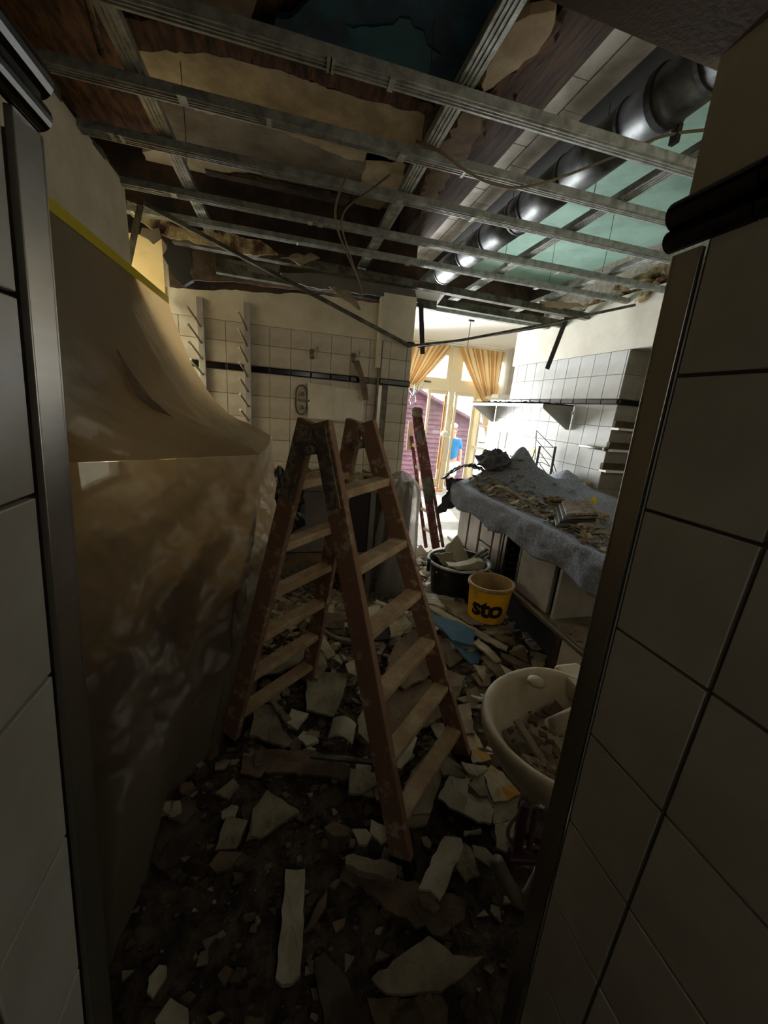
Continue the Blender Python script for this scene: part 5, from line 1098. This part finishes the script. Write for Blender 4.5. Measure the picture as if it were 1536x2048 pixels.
# ------------------------------------------------------------------ BACK ROOM WITH FRENCH WINDOW
YW = 7.0
g = G(); g.box((.2, 4.3, 2.76), (4.6, 7.1, 2.86)); struct(g, 'ceiling_back_room', 'white_paint')
g = G(); g.box((.5, 4.25, 2.6), (3.05, 4.3, 3.1)); struct(g, 'wall_void_end', 'dark_wall')
g = G(); g.box((4.4, 4.2, 0), (4.5, 7.1, 2.8)); g.box((2.9, 4.2, 0), (4.5, 4.3, 2.9)); struct(g, 'wall_back_room', 'plaster_right')
g = G(); g.box((.6, 3.35, 0), (.7, 7.1, 2.9)); struct(g, 'wall_passage', 'plaster_right')
g = G(); g.box((4.05, 6.7, 0), (4.4, 7.0, 2.76)); struct(g, 'pillar_back_room', 'plaster_right')
g = G(); g.box((.6, 7.0, 0), (2.0, 7.1, 2.8)); g.box((4.22, 7.0, 0), (4.5, 7.1, 2.8)); g.box((2.0, 7.0, 2.68), (4.22, 7.1, 2.8)); struct(g, 'wall_window', 'plaster_right')
WN = [0]
w2 = thing('window_2', (3.1, YW, 0), kind='structure')
def wbox(x0, x1, z0, z1, nm, m='cream_paint', y0=6.99, y1=7.07):
    WN[0] += 1; y0 += .0013*(WN[0] % 9); y1 -= .0011*(WN[0] % 9) if m != 'glass' else 0
    if m == 'glass': y1 = y0+.004
    q = G(); q.box((x0, y0, z0), (x1, y1, z1)); return q.build(nm, m, w2, bevel=.004 if m != 'glass' else 0)
tz = ay(905, 775, YW).z
wbox(3.0, 3.16, tz-.08, 2.7, 'mullion'); wbox(3.03, 3.13, 0, tz-.08, 'mullion'); wbox(2.0, 4.22, tz-.08, tz+.07, 'transom'); wbox(2.0, 2.08, 0, 2.7, 'jamb'); wbox(4.14, 4.22, 0, 2.7, 'jamb'); wbox(2.0, 4.22, 2.62, 2.7, 'head')
wbox(3.6, 3.68, 0, tz-.08, 'jamb')
for x0, x1 in ((2.08, 3.0), (3.16, 4.14)):
    for a, b, c_, d in ((x0, x0+.08, tz+.07, 2.62), (x1-.08, x1, tz+.07, 2.62), (x0, x1, tz+.07, tz+.15), (x0, x1, 2.54, 2.62)): wbox(a, b, c_, d, 'sash', y0=7.0, y1=7.05)
    wbox(x0+.08, x1-.08, tz+.15, 2.54, 'pane', 'glass', 7.02, 7.025); wbox((x0+x1)/2-.07, (x0+x1)/2+.07, tz+.045, tz+.075, 'latch', 'galv_dark', 6.96, 6.99)
# left door leaf (orange edge) and right leaf, opened inwards leaf by the shelf
for x0, x1 in ((2.6, 3.0), (3.16, 3.6)):
    wbox(x0, x0+.05, .05, tz-.08, 'door_stile', y0=7.0, y1=7.05); wbox(x1-.05, x1, .05, tz-.08, 'door_stile', y0=7.0, y1=7.05); wbox(x0, x1, tz-.14, tz-.08, 'door_rail', y0=7.0, y1=7.05); wbox(x0, x1, .05, .2, 'door_rail', y0=7.0, y1=7.05)
    wbox(x0+.05, x1-.05, .2, tz-.14, 'pane', 'glass', 7.02, 7.025)
wbox(2.93, 2.96, .4, tz-.16, 'edge_strip', 'orange', 6.97, 6.99)
dl = thing('door_1', (3.66, 6.6, 0), kind='structure')
def leaf(x0, y0, x1, y1):
    d = V(x1-x0, y1-y0, 0); n_ = d.normalized(); 
    for t0, t1 in ((0, .1), (.9, 1)):
        q = G(); q.hexa([V(x0, y0, .05)+d*t0, V(x0, y0, .05)+d*t1, V(x0+.04, y0, .05)+d*t1, V(x0+.04, y0, .05)+d*t0]+[V(x0, y0, tz-.1)+d*t0, V(x0, y0, tz-.1)+d*t1, V(x0+.04, y0, tz-.1)+d*t1, V(x0+.04, y0, tz-.1)+d*t0]); q.build('stile', 'cream_paint', dl)
    for z0, z1 in ((.05, .25), (.85, .9), (1.3, 1.33), (tz-.16, tz-.1)):
        q = G(); q.hexa([V(x0, y0, z0), V(x1, y1, z0), V(x1+.04, y1, z0), V(x0+.04, y0, z0), V(x0, y0, z1), V(x1, y1, z1), V(x1+.04, y1, z1), V(x0+.04, y0, z1)]); q.build('rail', 'cream_paint', dl)
    q = G(); q.hexa([V(x0+.02, y0, .25), V(x1+.02, y1, .25), V(x1+.024, y1, .25), V(x0+.024, y0, .25), V(x0+.02, y0, tz-.16), V(x1+.02, y1, tz-.16), V(x1+.024, y1, tz-.16), V(x0+.024, y0, tz-.16)]); q.build('pane', 'glass', dl)
leaf(3.64, 6.96, 3.95, 6.55)
q = G(); q.tube([V(3.72, 6.8, 1.0), V(3.66, 6.76, 1.0)], .012, 8); q.tube([V(3.66, 6.76, 1.0), V(3.76, 6.66, 1.0)], .01, 8); q.build('handle', 'galv_dark', dl)
# curtains
def curt(name, P0, P1, P2, P3, lab, pleats=9):
    # P0-P1 top from centre outwards, P2 tie point, P3 lower outer
    def f(u, v):
        top = P0.lerp(P1, u); low = P2.lerp(P3, u); k = v; bow = math.sin(math.pi*v)*(.05*(1-u))
        p = top.lerp(low, k); p.z -= bow*.6; p.x += 0
        p.y += .035*math.sin(2*math.pi*pleats*u)*(1-.2*v)+.01*fbm(u*6, v*4); return p
    g = G(); g.grid(f, 150, 30, uv=True); return tag(g.build(name, 'stripe', smooth=True, solid=.0), lab, 'curtain', 'striped curtains at the window')
YCt = 6.88
curt('striped_curtain', ay(916, 694, YCt), ay(1008, 704, YCt), ay(966, 806, YCt), ay(990, 806, YCt), 'right yellow striped curtain, gathered to the right above the shelf', 6)
curt('striped_curtain', ay(908, 692, YCt), ay(818, 685, YCt), ay(832, 772, YCt), ay(810, 764, YCt), 'left yellow striped curtain, swept to the left beside the pillar', 6)
def tail(u, v):
    a, b = ay(958, 806, YCt), ay(990, 806, YCt); c_, d = ay(974, 885, YCt), ay(980, 893, YCt); p = a.lerp(b, u).lerp(c_.lerp(d, u), v); p.y += .02*math.sin(18*u); return p
g = G(); g.grid(tail, 40, 20, uv=True); tag(g.build('curtain_tail', 'stripe', smooth=True), 'narrow lower tail of the right striped curtain below the shelf', 'curtain')
g = G(); g.tube([V(2.0, YCt, 2.72), V(4.1, YCt, 2.72)], .012, 8); tag(g.build('curtain_rod', 'white_paint'), 'thin white curtain rod over the french window', 'rod')
# wall box at pillar, lamp hook, wall sconce at left
a, b = ay(988, 788, 6.6), ay(1026, 800, 6.6); g = G(); g.box((a.x, 6.45, b.z), (b.x+.1, 6.69, a.z)); tag(g.build('wall_box', 'white_paint', bevel=.01), 'white flat box on the pillar right of the striped curtain', 'box')
c = ay(938, 670, 5.2); g = G(); g.tube([V(c.x, 5.2, 2.76), V(c.x, 5.2, 2.4)], .005, 6); g.tube([V(c.x-.03, 5.2, 2.75), V(c.x+.05, 5.2, 2.75)], .012, 6); tag(g.build('lamp_wire', 'dark_wire'), 'thin lamp wire hanging from the white ceiling of the far room', 'wire')
sc = thing('wall_lamp', ay(828, 800, 5.0), 'ornate pale glass wall lamp glimpsed just right of the pillar', 'lamp')
c = ay(826, 790, 5.0)
for k in range(5):
    a_ = 1.26*k; q = G(); q.tube([c, c+V(.08*math.cos(a_), .05*math.sin(a_), .06), c+V(.13*math.cos(a_), .08*math.sin(a_), .16)], .008, 6); q.build('arm', 'galv', sc, smooth=True)
q = G(); q.lathe(c-V(0, 0, .12), [(.02, 0), (.05, .05), (.03, .12), (.015, .2)], 14); q.build('body', 'glass', sc, smooth=True)
lm = thing('standing_lamp', ay(888, 870, 6.8), 'small round white globe lamp on a thin stand by the window mullion', 'lamp')
c = ay(889, 868, 6.8); q = G(); q.lathe(c, [(.001, -.07), (.05, -.05), (.075, 0), (.05, .05), (.001, .07)], 20); q.build('globe', 'white_paint', lm, smooth=True)
q = G(); q.tube([V(c.x-.02, 6.8, 0), V(c.x-.01, 6.8, .5), c], .012, 8); q.lathe((c.x-.02, 6.8, 0), [(.12, 0), (.1, .02)], 20); q.build('stand', 'orange', lm, smooth=True)
# outside
g = G(); g.box((-3, 7.1, -.5), (9, 14, -.42)); struct(g, 'ground_patio', 'patio')
sd = thing('garden_shed', (3.4, 8.9, -.42), 'plum-brown garden shed with horizontal boards outside the window', 'shed')
q = G(); q.box((1.2, 9.0, -.42), (4.55, 9.6, 1.25)); q.build('core', 'siding', sd)
for k in range(22):
    z = -.40+k*.115
    x1_ = 4.6 if z < 1.35 else 4.6-(z-1.35)*2.6
    if x1_ < 1.4: continue
    q = G(); q.hexa([V(1.2, 8.955, z), V(x1_, 8.955, z), V(x1_, 9.0, z), V(1.2, 9.0, z), V(1.2, 8.99, z+.1149), V(x1_, 8.99, z+.1149), V(x1_, 9.0, z+.1149), V(1.2, 9.0, z+.1149)]); q.build('board', 'siding', sd)
q = G(); q.beam((4.9, 8.9, 1.25), (1.9, 8.9, 2.4), .3, .06); q.build('roof_edge', 'siding', sd)
fe = thing('garden_fence', (5.6, 9.2, -.42), 'pale wooden fence outside, right of the shed', 'fence')
for k in range(12): q = G(); q.box((4.95, 9.2, -.4+k*.15), (6.8, 9.23, -.27+k*.15)); q.build('board', 'patio', fe)
# person ---------------------------------------------------------------
pc = ay(902, 900, 7.55); px_ = pc.x; GZ = -.42
top = ay(903, 848, 7.55).z; hh = top-GZ; s = hh/1.75
pn = thing('person', (px_, 7.55, GZ), 'person in a blue t-shirt and white shorts standing outside the window', 'person')
def skin(verts, edges, radii, name, m, par):
    me = bpy.data.meshes.new(name); org = ORG[par.name]
    me.from_pydata([Vector((px_+v[0]*s, 7.55+v[1]*s, GZ+v[2]*s))-org for v in verts], edges, []); o = bpy.data.objects.new(name, me); C.objects.link(o); o.parent = par; reg(o, org); me.materials.append(M[m])
    md = o.modifiers.new('skin', 'SKIN'); md.use_smooth_shade = True
    for i, r_ in enumerate(radii): me.skin_vertices[0].data[i].radius = (r_[0]*s, r_[1]*s) if isinstance(r_, tuple) else (r_*s, r_*s)
    me.skin_vertices[0].data[0].use_root = True
    sb = o.modifiers.new('sub', 'SUBSURF'); sb.levels = 1; sb.render_levels = 1; return o
vs = [(0, 0, .95), (0, 0, 1.15), (0, 0, 1.38), (0, 0, 1.47), (.0, -.01, 1.56), (0, -.02, 1.66),
      (.09, 0, .9), (.10, -.02, .5), (.10, .02, .09), (.11, -.13, .04), (-.09, 0, .9), (-.10, -.02, .5), (-.10, .02, .09), (-.11, -.13, .04),
      (.17, 0, 1.40), (.23, .01, 1.14), (.22, -.08, .90), (.215, -.12, .82), (-.17, 0, 1.40), (-.23, .01, 1.14), (-.22, -.08, .90), (-.215, -.12, .82)]
es = [(0, 1), (1, 2), (2, 3), (3, 4), (4, 5), (0, 6), (6, 7), (7, 8), (8, 9), (0, 10), (10, 11), (11, 12), (12, 13), (2, 14), (14, 15), (15, 16), (16, 17), (2, 18), (18, 19), (19, 20), (20, 21)]
rd = [(.15, .11), (.14, .10), (.15, .10), .055, (.075, .09), (.07, .085), .085, .055, .04, .035, .085, .055, .04, .035, .055, .042, .032, .03, .055, .042, .032, .03]
skin(vs, es, rd, 'body', 'skin', pn)
skin([(0, 0, .93), (0, 0, 1.15), (0, 0, 1.37), (0, 0, 1.43), (.17, 0, 1.40), (.225, .01, 1.2), (-.17, 0, 1.40), (-.225, .01, 1.2)], [(0, 1), (1, 2), (2, 3), (2, 4), (4, 5), (2, 6), (6, 7)],
     [(.185, .14), (.165, .125), (.175, .12), .08, .075, .066, .075, .066], 'shirt', 'shirt', pn)
skin([(0, 0, .92), (.09, 0, .86), (.105, -.01, .58), (-.09, 0, .86), (-.105, -.01, .58)], [(0, 1), (1, 2), (0, 3), (3, 4)], [(.17, .13), .11, .095, .11, .095], 'shorts', 'shorts', pn)
q = G(); c = V(px_, 7.55-.01, GZ+1.69*s)
def hairf(u, v):
    a = 2*math.pi*u; ph = v*1.75; return c+V(.082*s*math.sin(ph)*math.cos(a), .098*s*math.sin(ph)*math.sin(a)+.012, .085*s*math.cos(ph)-(.02 if math.sin(a) > 0 else -.02)*s*v)
q.grid(hairf, 24, 10); q.build('hair', 'hair', pn, smooth=True)
for sx in (-1, 1):
    q = G(); e = V(px_+sx*.028*s, 7.55-.10*s, GZ+1.635*s); q.lathe(e, [(.001, -.008), (.009, 0), (.001, .008)], 8); q.build('eye', 'ink', pn)
    q = G(); e = V(px_+sx*.082*s, 7.55-.01, GZ+1.63*s); q.lathe(e, [(.005, -.03), (.016, 0), (.005, .03)], 8); q.build('ear', 'skin', pn)
q = G(); q.lathe(V(px_, 7.55-.115*s, GZ+1.61*s), [(.014, -.02), (.006, .03)], 6); q.build('nose', 'skin', pn)
q = G(); q.box((px_-.022, 7.55-.108*s, GZ+1.575*s), (px_+.022, 7.55-.1*s, GZ+1.582*s)); q.build('mouth', 'reddish', pn)
